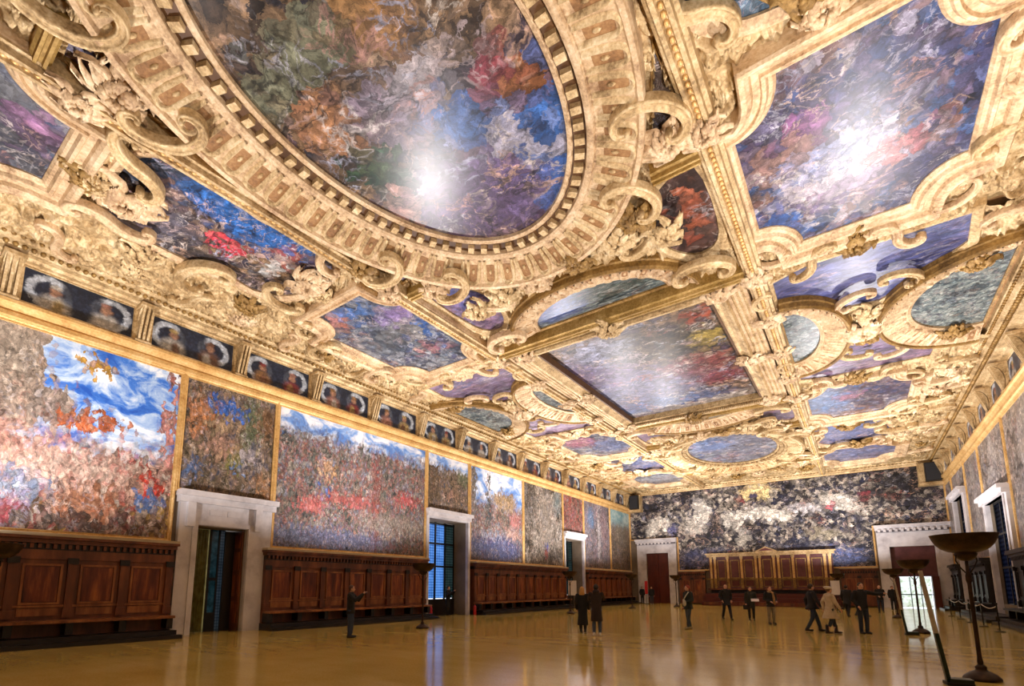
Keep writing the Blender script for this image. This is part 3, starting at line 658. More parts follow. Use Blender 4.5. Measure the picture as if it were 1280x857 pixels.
# notched corners
for xx, yy, an in ((3.1, 9.95, 45), (3.1, 15.75, -45), (7.2, 15.75, 225)):
    q4('C', 1, xx, yy, an, 1.0, 11.3)
c4(5.15, 16.55, 1.5, 1); q4('S', 1, 4.2, 16.75, 8, 1.4); q4('S', -1, 6.2, 16.75, -8, 1.4)
c4(2.1, 12.8, 1.6, 0); q4('C', 1, 2.2, 11.4, 80, 1.5); q4('C', -1, 2.2, 14.3, 100, 1.5)
c4(5.15, 2.75, 1.3, 2)
# between the shell bands of the mid bay
for sx in (0, 1):
    X = (lambda x: MX(x)) if sx else (lambda x: x); h = -1 if sx else 1
    cluster(X(4.95), 22.3, 2.3, 1, 11.34); cluster(X(4.8), 21.2, 1.4, 0); cluster(X(4.8), 23.4, 1.4, 2)
    for yy, sg in ((19.3, 1), (25.3, -1)):
        scroll('C', h*sg, X(5.2), yy+sg*.6, 60*sg, 1.2, 11.3); scroll('C', -h*sg, X(4.0), yy, 120*sg, 1.2, 11.3)
    for yy in (19.7, 24.9): cluster(X(2.2), yy, 1.4, 2)
# round the ovals
for a in (28, 50, 130, 152, -28, -50, -130, -152):
    for oy in (6.15, 38.35):
        ar = math.radians(a); x, y = 12.5+4.55*math.cos(ar), oy+6.2*math.sin(ar)
        if y < .4: continue
        scroll('C', 1 if a % 3 else -1, x, y, a+90, 1.5, 11.1); cluster(12.5+5.0*math.cos(ar+.1), oy+6.7*math.sin(ar+.1), 1.5, int(a) % 3, 11.25)
for oy, sg in ((11.9, 1), (MY(11.9), -1)):
    for dx in (-3.2, -2.0, -.7, .7, 2.0, 3.2): cluster(12.5+dx, oy+sg*abs(dx)*.12+sg*random.uniform(0, .5), 1.5, int(dx*3) % 3, 11.2)
    for dx in (-2.7, 2.7): scroll('S', 1 if dx > 0 else -1, 12.5+dx, oy+sg*.9, 20*dx, 1.4, 11.25)
    for dx in (-3.6, 3.6): scroll('C', 1 if dx > 0 else -1, 12.5+dx, oy+sg*3.0, 90, 1.6, 11.15)
# rectangle corners and middles
for x in (8.75, 16.25):
    for y in (16.45, 22.3, 28.05): cluster(x, y, 1.3, 1, 11.12)
cluster(12.5, 16.25, 1.5, 0, 11.05); cluster(12.5, 28.3, 1.7, 2, 11.05)
for xb in (7.67, MX(7.67)):
    for y in (2.0, 10.0, 16.2, 19.3, 22.3, 25.4, 28.3, 34.5, 42.6): cluster(xb, y, 1.15, 1, 11.08)
    for y in (17.8, 24.0, 29.5): scroll('C', 1, xb, y, 0, .9, 11.1)
# far end and beside the cornices
for k in range(13):
    y = 3.0+k*3.6
    for sx in (0, 1):
        x = 1.65 if not sx else MX(1.65)
        if abs(y-22.3) < 3.2: continue
        scroll('S', 1 if k % 2 else -1, x, y, 85+10*(k % 3), 1.35, 11.42); cluster(x, y+1.7, 1.15, k, 11.45)
for x in (9.0, 10.8, 12.5, 14.2, 16.0): cluster(x, 45.2, 1.7, int(x) % 3); cluster(x+.4, 47.4, 1.5, int(x+1) % 3)
for x in (9.8, 15.2): scroll('S', 1, x, 46.3, 10, 1.8)

# carved ground: a height field of leaf scrolls, left out under canvases and frames
def inside(P, X, Y):
    P = np.array(P); r = np.zeros(X.shape, bool); j = len(P)-1
    for i in range(len(P)):
        xi, yi = P[i]; xj, yj = P[j]
        if yi != yj:
            c_ = ((yi > Y) != (yj > Y)) & (X < (xj-xi)*(Y-yi)/(yj-yi)+xi); r ^= c_
        j = i
    return r
def relief(x0, x1, y0, y1, st, amp, dens):
    nx, ny = int((x1-x0)/st)+1, int((y1-y0)/st)+1
    xs = np.linspace(x0, x1, nx); ys = np.linspace(y0, y1, ny); H = np.zeros((ny, nx))
    for _ in range(int((x1-x0)*(y1-y0)*dens)):
        cx, cy = rng.uniform(x0, x1), rng.uniform(y0, y1); R = rng.uniform(.16, .42); typ = rng.integers(0, 3); A = rng.uniform(.55, 1.0)*amp; ph = rng.uniform(0, 6.28); sg = rng.choice((-1, 1))
        i0, i1 = max(0, int((cx-R-x0)/st)), min(nx, int((cx+R-x0)/st)+2); j0, j1 = max(0, int((cy-R-y0)/st)), min(ny, int((cy+R-y0)/st)+2)
        if i1 <= i0 or j1 <= j0: continue
        X, Y = np.meshgrid(xs[i0:i1]-cx, ys[j0:j1]-cy); r = np.hypot(X, Y); th = np.arctan2(Y, X)
        if typ == 0: h = A*np.clip(1-(r/R)**3, 0, 1)*(.5+.5*np.cos(2*PI*(1.9*r/R)-sg*th+ph))
        elif typ == 1: h = A*np.clip(1-(r/R)**2, 0, 1)*(.55+.45*np.cos(7*th+ph+3*r/R*sg))
        else:
            u = X*math.cos(ph)+Y*math.sin(ph); v = -X*math.sin(ph)+Y*math.cos(ph)+sg*.5*u*u/R
            h = A*np.clip(1-(u/R)**2-(v/(R*.42*(1+.25*np.cos(16*u/R))))**2, 0, 1)**.6*(.75+.25*np.cos(10*v/R))
        H[j0:j1, i0:i1] = np.maximum(H[j0:j1, i0:i1], h)
    X, Y = np.meshgrid(xs, ys); Z = 11.60-H-.012*rng.random(H.shape)
    ex = np.zeros(X.shape, bool)
    for P in EXCL: ex |= inside(P, X, Y)
    keep = ~(ex[:-1, :-1] & ex[1:, :-1] & ex[:-1, 1:] & ex[1:, 1:])
    idx = np.arange(nx*ny).reshape(ny, nx); a, b, c, d = idx[:-1, :-1][keep], idx[:-1, 1:][keep], idx[1:, 1:][keep], idx[1:, :-1][keep]
    q = np.stack([a, d, c, b], 1); used = np.unique(q); mp = np.full(nx*ny, -1); mp[used] = np.arange(len(used)); q = mp[q]
    co = np.stack([X.ravel()[used], Y.ravel()[used], Z.ravel()[used]], 1)
    me = bpy.data.meshes.new('carved_relief'); me.vertices.add(len(co)); me.vertices.foreach_set('co', co.ravel())
    me.loops.add(q.size); me.loops.foreach_set('vertex_index', q.ravel()); me.polygons.add(len(q))
    me.polygons.foreach_set('loop_start', np.arange(0, q.size, 4)); me.polygons.foreach_set('use_smooth', np.ones(len(q), bool))
    me.update(calc_edges=True); me.materials.append(M['gold']); return me
for (x0, x1, y0, y1, st) in ((.9, 24.1, 0.6, 17.0, .045), (.9, 24.1, 17.0, 30.0, .065), (.9, 24.1, 30.0, 50.0, .09)):
    tag(link('carved_relief', relief(x0, x1, y0, y1, st, .34, 13.0), ceiling), kind='stuff')

# ------------------------------------------------------------------ torchieres: bronze uplighters that light the hall
def torchiere_parts(root):
    MB().lathe([(0, 0), (.25, 0), (.265, .03), (.25, .06), (.20, .11), (.14, .15), (.09, .17), (.075, .20), (.085, .23), (.05, .27), (0, .29)], seg=20).build('base', M['bronze'], root, smooth=True)
    MB().lathe([(.038, .26), (.045, .32), (.034, .40), (.03, 1.70), (.045, 1.76), (.045, 1.84), (.028, 1.92), (.026, 2.16)], seg=12).build('pole', M['bronze'], root, smooth=True)
    bw = MB().lathe([(.02, 2.11), (.08, 2.125), (.13, 2.165), (.16, 2.22), (.165, 2.25), (.15, 2.265), (.24, 2.285), (.33, 2.335), (.40, 2.41), (.445, 2.50), (.475, 2.59), (.48, 2.60), (.46, 2.60), (.43, 2.51), (.38, 2.43), (.28, 2.34), (.0, 2.29)], seg=36, cap=False).build('bowl', M['bronze'], root, smooth=True)
    MB().tube([(-.17, 0, 2.22), (-.19, 0, 2.12), (-.12, 0, 1.99), (-.04, 0, 1.90)], .012, 6).build('yoke', M['bronze_black'], root, smooth=True)
    MB().tube([(.17, 0, 2.22), (.19, 0, 2.12), (.12, 0, 1.99), (.04, 0, 1.90)], .012, 6).build('yoke', M['bronze_black'], root, smooth=True)
    MB().lathe([(0, 2.36), (.05, 2.37), (.07, 2.42), (.05, 2.47), (0, 2.48)], seg=12).build('bulb', M['bulb'], root, smooth=True)
LAMPS = [((20.75, 12.54), 'bronze bowl torchiere beside the near leaning stand, its pole base on open floor'),
         ((20.74, 23.7), 'bronze bowl torchiere between the two leaning stands'),
         ((20.6, 34.5), 'bronze bowl torchiere in front of the bright glass doorway'),
         ((17.8, 45.0), 'bronze bowl torchiere beside the white notice board near the tribune'),
         ((4.05, 2.25), 'bronze bowl torchiere by the bench nearest the first doorway'),
         ((4.83, 14.77), 'bronze bowl torchiere in front of long bench and leaded window'),
         ((4.6, 28.0), 'bronze bowl torchiere near the narrow leaded window, behind the blonde woman'),
         ((5.0, 37.4), 'bronze bowl torchiere by the dark far bench'),
         ((6.8, 42.6), 'bronze bowl torchiere beside the closed red door in the end wall'),
         ((20.75, 2.4), 'bronze bowl torchiere beside the viewpoint on the window side')]
for (x, y), lab in LAMPS:
    root = tag(empty('torchiere', (x, y, 0), .6), lab, 'lamp', 'bronze torchieres'); torchiere_parts(root)
    ld = bpy.data.lights.new('uplight', 'AREA'); ld.shape = 'DISK'; ld.size = .42; ld.energy = LAMP_W; ld.color = LAMP_COL; ld.spread = PI
    lo = bpy.data.objects.new('uplight', ld); COL.objects.link(lo); lo.parent = root; lo.location = (0, 0, 2.5); lo.rotation_euler = (PI, 0, 0)

# ------------------------------------------------------------------ wall paintings
def wall_frame_pts(side, a, z, d):       # a along the wall, z up, d out of the wall
    if side == 'left': return (d, a, z)
    if side == 'right': return (W-d, a, z)
    return (a, L-d, z)
def wall_painting(side, P, mat, label, fw_=.12, d=.06, fmat='gold_rail', group=None, name='wall_painting', cat='painting'):
    a0, a1 = min(p[0] for p in P), max(p[0] for p in P); z0, z1 = min(p[1] for p in P), max(p[1] for p in P)
    o = wall_frame_pts(side, (a0+a1)/2, z0, 0); root = tag(empty(name, o), label, cat, group)
    n = len(P)
    if area(P) < 0: P = P[::-1]
    def loc(a, z, dd):
        q = wall_frame_pts(side, a, z, dd); return (q[0]-o[0], q[1]-o[1], q[2]-o[2])
    v = [loc(a, z, d) for a, z in P]+[loc(a, z, .005) for a, z in P]
    f0 = tuple(range(n)); fs = [f0, tuple(range(n, 2*n))[::-1]]+[(i, n+i, n+(i+1) % n, (i+1) % n) for i in range(n)]
    me = bpy.data.meshes.new('canvas'); me.from_pydata(v, [], fs); me.materials.append(mat); uvl = me.uv_layers.new(name='UVMap')
    pa = P+P
    for lp in me.loops:
        a, z = pa[lp.vertex_index]; u = (a-a0)/(a1-a0); uvl.data[lp.index].uv = ((1-u) if side == 'right' else u, (z-z0)/(z1-z0))
    me.update(); link('canvas', me, root)
    N = normals(P); prof = [(.09, .005), (.09, d+.05), (.05, d+.07), (.0, d+.04), (-.3*fw_, d+.05), (-.4*fw_, d-.005)]
    mb = MB(); m = len(prof)
    mb.add([loc(p_[0]+nn[0]*q, p_[1]+nn[1]*q, dd) for p_, nn in zip(P, N) for q, dd in prof],
           [(i*m+k, i*m+(k+1) % m, ((i+1) % n)*m+(k+1) % m, ((i+1) % n)*m+k) for i in range(n) for k in range(m)])
    mb.build('frame', M[fmat], root); return root
def wpaint(*a, **k):
    k.setdefault('stretch', (1.4, .8, 1)); k.setdefault('heads', .5); k.setdefault('streak', .5); return paint(*a, **k)
R4 = lambda a0, a1, z0, z1: [(a0, z0), (a1, z0), (a1, z1), (a0, z1)]
CROWD = stepcol((70, 54, 50), (150, 110, 96), (206, 170, 150), (176, 84, 76), (222, 206, 190), (120, 84, 60), (196, 160, 90))
FLEET = stepcol((54, 58, 62), (96, 98, 92), (130, 122, 112), (156, 100, 90), (118, 124, 140), (178, 168, 154), (84, 80, 76))
BROWN = stepcol((48, 42, 34), (84, 74, 58), (124, 108, 86), (150, 124, 104), (70, 80, 100), (176, 150, 124))
PALESKY = stepcol((86, 126, 190), (128, 162, 212), (198, 206, 222), (232, 232, 236))
DEEPSKY = stepcol((38, 86, 176), (66, 120, 204), (170, 196, 228), (240, 242, 246))
wall_painting('left', R4(-1.2, 7.08, 3.27, 9.27), wpaint('canvas_procession', 101, CROWD, (8.3, 6), 2.0, .7, (DEEPSKY, .42, .56, [(.46, .78, .115, .42, 1), (.60, .62, .07, .12, 1), (.72, .60, .12, .05, 1), (.70, .905, .055, .05, 1), (.972, .75, .028, .4, 1)]), [
    (.50, .78, .10, .4, S(176, 156, 138), .95), (.44, .9, .12, .2, S(186, 170, 152), .95), (.60, .63, .10, .1, S(150, 136, 126), .9), (.72, .58, .13, .05, S(198, 104, 62), .95), (.69, .90, .06, .05, S(212, 164, 72), .95), (.97, .68, .022, .35, S(206, 140, 134), .9),
    (.52, .42, .14, .12, S(206, 150, 134), .7), (.66, .34, .2, .1, S(222, 190, 172), .6), (.50, .2, .12, .12, S(122, 150, 186), .7), (.72, .16, .12, .1, S(168, 110, 76), .8), (.93, .30, .03, .07, S(206, 76, 62), 1), (.92, .2, .05, .05, S(80, 120, 180), .9), (.66, .06, .3, .05, S(66, 52, 50), .8), (.45, .1, .1, .08, S(190, 70, 84), .7)]),
    'huge bright wall painting of a pale crowd under vivid blue sky, beside the first doorway')
wall_painting('left', R4(7.24, 10.72, 5.1, 9.27), wpaint('canvas_court', 103, BROWN, (3.5, 4.2), 2.4, .8, None, [
    (.42, .80, .26, .1, S(58, 112, 200), .95), (.15, .70, .13, .2, S(196, 130, 84), .85), (.45, .66, .22, .07, S(178, 150, 118), .8), (.72, .72, .1, .3, S(110, 122, 92), .8), (.9, .75, .14, .16, S(128, 92, 60), .8), (.55, .36, .16, .14, S(140, 140, 70), .7), (.7, .4, .12, .1, S(200, 190, 196), .7), (.4, .45, .2, .12, S(196, 150, 130), .6), (.6, .3, .05, .08, S(86, 130, 190), .8), (.1, .2, .1, .12, S(86, 120, 170), .7), (.92, .12, .1, .16, S(196, 140, 90), .7)]),
    'dark green-brown wall painting with small blue patch above the first marble doorway')
wall_painting('left', R4(10.86, 19.7, 3.27, 9.27), wpaint('canvas_fleet', 105, FLEET, (8.8, 6), 2.6, .75, (PALESKY, .80, .93), [
    (.18, .86, .2, .06, S(96, 88, 84), .8), (.42, .40, .26, .05, S(186, 92, 88), .75), (.85, .48, .12, .06, S(206, 84, 84), .8), (.2, .32, .10, .07, S(212, 110, 106), .8), (.25, .08, .5, .1, S(126, 134, 172), .85), (.6, .5, .03, .5, S(150, 74, 66), .6), (.28, .62, .05, .08, S(214, 168, 120), .7), (.27, .45, .03, .04, S(70, 110, 186), .8), (.75, .25, .3, .1, S(172, 160, 148), .6)]),
    'wide wall painting of a crowded grey and red fleet above the long bench')
wall_painting('left', R4(19.86, 23.52, 6.02, 9.27), wpaint('canvas_grove', 107, BROWN, (3.7, 3.3), 2.4, .75, (PALESKY, .72, .86), [(.16, .6, .16, .5, S(104, 84, 62), .85), (.9, .7, .2, .2, S(104, 116, 84), .8), (.55, .3, .2, .1, S(206, 160, 134), .6)]),
    'small wall painting with blue sky corner above the tall leaded window')
wall_painting('left', R4(23.72, 29.68, 3.27, 9.27), wpaint('canvas_column', 109, FLEET, (6, 6), 2.3, .75, (PALESKY, .58, .72, [(.32, .7, .03, .3, 1), (.62, .70, .26, .10, 1), (.05, .8, .06, .3, 1)]), [(.08, .8, .08, .3, S(110, 106, 100), .9), (.32, .62, .03, .3, S(76, 88, 92), .95), (.62, .68, .28, .12, S(176, 148, 110), .95), (.45, .14, .6, .16, S(84, 96, 142), .9), (.85, .5, .12, .1, S(196, 120, 116), .7), (.8, .32, .16, .08, S(212, 168, 150), .7), (.4, .28, .3, .04, S(176, 178, 196), .7)]),
    'wall painting with a dark column, ochre building and blue lower edge')
wall_painting('left', R4(29.86, 35.66, 3.27, 9.27), wpaint('canvas_nave', 111, stepcol((38, 36, 32), (72, 66, 56), (110, 102, 90), (164, 152, 138), (206, 196, 184), (60, 58, 60)), (5.8, 6), 2.3, .8, None, [(.5, .6, .2, .3, S(176, 164, 150), .6), (.5, .3, .3, .14, S(196, 184, 170), .6), (.55, .16, .05, .1, S(176, 86, 80), .9), (.55, .24, .05, .05, S(84, 110, 190), .9), (.85, .85, .1, .2, S(120, 140, 144), .7), (.15, .8, .2, .3, S(52, 48, 40), .7)]),
    'sombre brown wall painting with glowing white middle')
wall_painting('left', R4(35.82, 39.42, 6.14, 9.27), wpaint('canvas_guard', 113, stepcol((44, 40, 38), (90, 80, 70), (150, 60, 58), (120, 108, 96), (186, 84, 78), (60, 60, 62)), (3.6, 3.1), 2.6, .8),
    'small dark wall painting with red figures above the narrow leaded window')
wall_painting('left', R4(39.62, 45.2, 3.27, 9.27), wpaint('canvas_steps', 115, stepcol((52, 50, 56), (96, 90, 96), (140, 124, 124), (110, 120, 140), (170, 130, 128), (72, 70, 72)), (5.6, 6), 2.0, .7, None, [(.55, .6, .06, .6, S(204, 196, 196), .7), (.25, .75, .14, .16, S(104, 136, 172), .8), (.75, .7, .14, .3, S(150, 122, 126), .7), (.5, .06, .5, .06, S(120, 104, 84), .7)]),
    'slate wall painting with one pale upright streak near the end wall')
wall_painting('left', R4(45.4, 50.45, 3.27, 9.27), wpaint('canvas_harbour', 117, BROWN, (5, 6), 2.0, .7, (stepcol((88, 130, 140), (130, 158, 160), (176, 190, 184)), .66, .86), [(.6, .6, .4, .2, S(140, 130, 112), .7)]),
    'wall painting with teal sky in the corner by the end wall')
# the end wall
PAR = stepcol((14, 15, 20), (30, 30, 36), (58, 56, 60), (40, 44, 66), (96, 90, 88), (196, 186, 172), (24, 24, 28), (70, 66, 66))
WH = S(250, 244, 232)
wall_painting('end', [(.12, 6.5), (.12, 11.08), (24.9, 11.08), (24.9, 6.5), (20.3, 6.5), (20.3, 3.25), (4.9, 3.25), (4.9, 6.5)],
    paint('canvas_cloud_rings', 121, PAR, (24.8, 7.8), 1.35, 1.0, None, [
    (.485, .90, .06, .10, S(255, 232, 170), .95), (.475, .84, .014, .05, S(60, 60, 110), .9), (.435, .82, .014, .05, S(136, 60, 66), .9), (.12, .60, .05, .10, WH, .8), (.09, .5, .03, .06, WH, .7), (.29, .72, .035, .16, WH, .75), (.26, .55, .05, .12, S(226, 220, 208), .7), (.46, .64, .09, .07, WH, .85), (.40, .56, .04, .12, WH, .7), (.55, .6, .05, .08, WH, .75), (.63, .66, .05, .07, S(226, 222, 226), .7), (.72, .70, .05, .10, WH, .8), (.77, .62, .04, .06, WH, .6),
    (.43, .36, .02, .14, S(240, 234, 220), .6), (.3, .16, .1, .1, S(76, 84, 128), .8), (.7, .1, .1, .14, S(92, 108, 166), .9), (.6, .25, .1, .1, S(52, 58, 84), .7), (.68, .36, .07, .06, S(170, 160, 136), .7), (.17, .5, .02, .06, S(96, 100, 160), .8), (.7, .66, .014, .05, S(186, 70, 84), .9), (.8, .74, .02, .05, S(150, 60, 72), .8), (.2, .08, .1, .08, S(86, 92, 138), .7), (.9, .80, .1, .2, S(34, 33, 36), .6)], fine=3.2, rough=.42, small=2.4, light=1.25, streak=.6),
    'vast dark painting of swirling white and grey clouds covering the end wall', .1, .05)
# right wall
RP = stepcol((64, 60, 62), (104, 98, 96), (140, 130, 124), (176, 164, 156), (90, 96, 110), (156, 120, 112))
def right_paint(k, a0, a1, z0, z1, label): wall_painting('right', R4(a0, a1, z0, z1), paint('canvas_window_wall_%d' % k, 131+k, RP, (a1-a0, z1-z0), 2.0, .7, None, [(.5, .6, .15, .4, S(186, 178, 172), .6)]), label)
right_paint(0, 47.3, 50.4, 3.25, 9.27, 'narrow grey wall painting in the corner by the dark speaker')
right_paint(1, 42.0, 47.1, 7.95, 9.27, 'low grey wall painting above the far tall window')
right_paint(2, 37.4, 41.8, 3.25, 9.27, 'grey-brown wall painting between the two tall windows')
right_paint(3, 31.5, 37.2, 6.35, 9.27, 'grey wall painting above the near tall window')
right_paint(4, 25.2, 31.3, 3.25, 9.27, 'tall slate grey wall painting on the window side with pale streak')

# ------------------------------------------------------------------ portrait frieze and its consoles
con_p = [(.05, 9.86), (.20, 9.86), (.24, 9.94), (.20, 10.05), (.17, 10.35), (.20, 10.62), (.30, 10.84), (.46, 10.98), (.58, 11.02), (.60, 11.14), (.05, 11.14)]
def console_mesh():
    mb = MB().prism(con_p, -.2, .2, 'y')
    for yy in (-.13, 0, .13): mb.prism([(u+.03 if u > .06 else u, z) for u, z in con_p[1:-2]], yy-.035, yy+.035, 'y')
    mb.box(.05, .66, -.25, .25, 11.02, 11.13); mb.box(.05, .3, -.24, .24, 9.86, 9.93)
    return mb.mesh('frieze_console', M['gold'])
CM = console_mesh()
def portrait_mat(k):
    r = random.Random(k*13+5); bl = []
    robe = [S(150, 110, 70), S(130, 52, 50), S(176, 150, 96), S(120, 84, 66), S(168, 120, 104), S(190, 182, 170)]
    for c in (.27, .70):
        c += r.uniform(-.03, .03); sg = -1 if c < .5 else 1
        bl += [(c+sg*.05, .50, .19, .42, S(196, 204, 214), .95, .66), (c-sg*.12, .55, .09, .5, S(42, 50, 68), .9), (c, .16, .15, .32, r.choice(robe), .95), (c-sg*.03, .14, .06, .24, r.choice(robe), .9), (c, .56, .06, .13, S(176, 132, 106), .95), (c, .70, .06, .08, r.choice(robe), .9)]
    return paint('portrait_canvas_%d' % k, 200+k, stepcol((32, 38, 54), (42, 50, 68), (54, 60, 78)), (2.6, 1.1), 3.0, .5, None, bl, rough=.4, warp=.3, cell=.1, streak=0)
PMATS = [portrait_mat(k) for k in range(6)]
ordn = ['first', 'second', 'third', 'fourth', 'fifth', 'sixth', 'seventh', 'eighth', 'ninth', 'tenth', 'eleventh', 'twelfth', 'thirteenth', 'fourteenth', 'fifteenth']
for side in ('left', 'right'):
    for k in range(-1 if side == 'left' else 5, 14):
        y0 = 2.6+3.36*k
        nth = 13-k
        lab = '%s double portrait from the end wall in the gilt frieze%s' % (ordn[nth], ' over the benches' if side == 'left' else ' over the windows')
        wall_painting(side, R4(y0, y0+2.86, 9.93, 11.1), PMATS[(k+6*(side == 'right')) % 6], lab, .13, .07, 'gold', 'double portraits in the frieze', 'portrait_painting')
        yc = y0+2.86+.25
        o = link('frieze_console', CM, corn_l if side == 'left' else corn_r, (0, yc, 0) if side == 'left' else (W, yc, 0), 0 if side == 'left' else PI)
# corner blocks with loudspeakers
for x0, x1, xs, lab in ((.06, 1.5, .95, 'black loudspeaker on gilt corner block above the portrait side'), (W-1.55, W-.06, W-.72, 'black loudspeaker on gilt corner block above the window side')):
    b = MB().box(x0, x1, L-.75, L-.06, 9.5, 11.1).box(x0-.04, x1+.04, L-.82, L-.06, 9.32, 9.55).build('trim_8' if x0 < 1 else 'trim_9', M['gold']); b['kind'] = 'structure'
    r = tag(empty('loudspeaker', (xs, L-.78, 9.6)), lab, 'speaker')
    MB().box(-.46, .46, -.42, .0, 0, 1.42).build('cabinet', M['black'], r)
    MB().box(-.41, .41, -.45, -.42, .05, 1.36).build('grille', M['speaker'], r)

# ------------------------------------------------------------------ doors and windows
def surround(name, side, a0, a1, b0, b1, zt, zo, mat, proj=.18, lintel=None, cons=False):
    """marble surround: outer a0..a1, opening b0..b1, opening top zo, cornice top zt"""
    o = wall_frame_pts(side, (a0+a1)/2, 0, 0); root = empty(name, o); root['kind'] = 'structure'
    def bx(nm, p0, p1, z0, z1, d0, d1, m=mat):
        q0 = wall_frame_pts(side, p0, z0, d0); q1 = wall_frame_pts(side, p1, z1, d1)
        c = [(min(i, j), max(i, j)) for i, j in zip(q0, q1)]
        return MB().box(c[0][0]-o[0], c[0][1]-o[0], c[1][0]-o[1], c[1][1]-o[1], c[2][0], c[2][1]).build(nm, M[m], root)
    bx('jamb', a0+.12, b0, 0, zo+.02, 0, proj, mat); bx('jamb', b1, a1-.12, 0, zo+.02, 0, proj, mat)
    bx('jamb_fillet', b0-.2, b0-.02, 0, zo+.2, proj, proj+.05); bx('jamb_fillet', b1+.02, b1+.2, 0, zo+.2, proj, proj+.05)
    bx('lintel', a0+.12, a1-.12, zo+.02, zt-.42, 0, proj); bx('lintel_fillet', b0-.02, b1+.02, zo+.04, zo+.2, proj, proj+.05)
    bx('cornice', a0+.04, a1-.04, zt-.42, zt-.2, 0, proj+.16); bx('cornice', a0, a1, zt-.2, zt, 0, proj+.3)
    if cons:
        for p in (b0-.45, b1+.2): bx('console', p, p+.26, zo-.05, zt-.42, proj, proj+.18)
        for p in ((b0+b1)/2-.55, (b0+b1)/2+.1): bx('plaque', p, p+.45, zo+.42, zo+.62, proj, proj+.03)
    return root, bx
d1, bx = surround('door_1', 'left', 7.22, 10.86, 7.98, 9.78, 5.06, 3.83, 'marble', .2, cons=True)
D1 = lambda nm, x0, x1, y0, y1, z0, z1, m: MB().box(x0, x1, y0, y1, z0, z1).build(nm, M[m], d1, (0, -9.04, 0))
cu_ = MB()
cu_.prism([(-.72+.02*math.sin(k*1.9), 0) for k in range(1)]+[(-.70, 0), (-.70, 3.83), (-.74, 3.83), (-.74, 0)], 7.98, 8.8)
for k in range(7): cu_.tube([(-.70, 8.1+k*.1, .02), (-.70, 8.1+k*.1, 3.8)], .052, 8)
cu_.build('curtain', M['curtain_lit'], d1, (0, -9.04, 0))
D1('glazed_leaf_stile', -.72, -.66, 8.8, 8.87, 0, 3.83, 'black'); D1('glazed_leaf_stile', -.72, -.66, 9.12, 9.18, 0, 3.83, 'black')
D1('glazed_leaf_rail', -.72, -.66, 8.87, 9.12, 1.9, 2.0, 'black'); D1('glazed_leaf_rail', -.72, -.66, 8.87, 9.12, 0, .7, 'black')
for z0, z1 in ((.7, 1.9), (2.0, 3.83)): D1('pane', -.70, -.68, 8.87, 9.12, z0, z1, 'teal_glass')
D1('glass_strip', -.72, -.66, 9.18, 9.36, .0, 3.83, 'silver_glass')
D1('door_leaf', -.66, -.60, 9.34, 9.78, 0, 3.8, 'wood_dark')
lf2 = MB().box(-.6, -.05, 9.71, 9.77, 0, 3.8).build('door_leaf', M['wood'], d1, (0, -9.04, 0))
for z0, z1 in ((.3, 1.1), (1.3, 2.1), (2.3, 3.0), (3.15, 3.65)): MB().box(-.52, -.13, 9.69, 9.71, z0, z1).build('door_panel', M['wood_panel'], lf2)

def leaded_window(name, side, a0, a1, b0, b1, zt, zo, z0, depth, cols, rows, mats, mat='marble', proj=.14):
    root, bx = surround(name, side, a0, a1, b0, b1, zt, zo, mat, proj)
    w = (b1-b0)/cols
    for i in range(cols+1): bx('mullion', b0+i*w-.06 if i else b0, (b0+i*w+.06) if i < cols else b1, z0, zo, -depth, -depth+.08, 'black')
    for z in rows+[zo-.08]: bx('transom', b0, b1, z-.05, z+.05, -depth, -depth+.085, 'black')
    zz = [z0]+rows+[zo-.05]
    for i in range(cols):
        for j in range(len(zz)-1): bx('pane', b0+i*w+.05, b0+(i+1)*w-.05, zz[j]+.04, zz[j+1]-.04, -depth+.02, -depth+.04, mats[i % len(mats)])
    bx('sill', b0, b1, 0 if z0 < 1.2 else z0-.2, z0, -depth-.02, -depth+.12, 'wood_dark')
    return root, bx
w2, _ = leaded_window('window_2', 'left', 19.74, 23.62, 19.98, 23.36, 6.0, 5.48, .95, 1.0, 4, [2.85, 4.2], ['leaded', 'leaded', 'leaded', 'leaded_dim'])
w3, _ = leaded_window('window_3', 'left', 35.7, 39.5, 35.95, 39.2, 6.12, 5.58, .95, 1.0, 4, [2.2, 3.9], ['leaded', 'leaded', 'teal_glass', 'leaded_dim'])
w4, _ = leaded_window('window_4', 'right', 31.6, 37.2, 32.35, 36.6, 6.32, 6.0, .75, .2, 3, [2.6, 4.3], ['leaded_grey'], 'marble', .2)
w5, _ = leaded_window('window_5', 'right', 42.1, 47.0, 42.7, 46.5, 7.9, 7.75, 2.6, .2, 3, [4.2, 6.0], ['leaded_grey'], 'marble', .2)
w6, _ = leaded_window('window_6', 'right', 20.0, 25.2, 20.5, 24.7, 6.32, 6.0, .75, .2, 3, [2.6, 4.3], ['leaded_grey'], 'marble', .2)

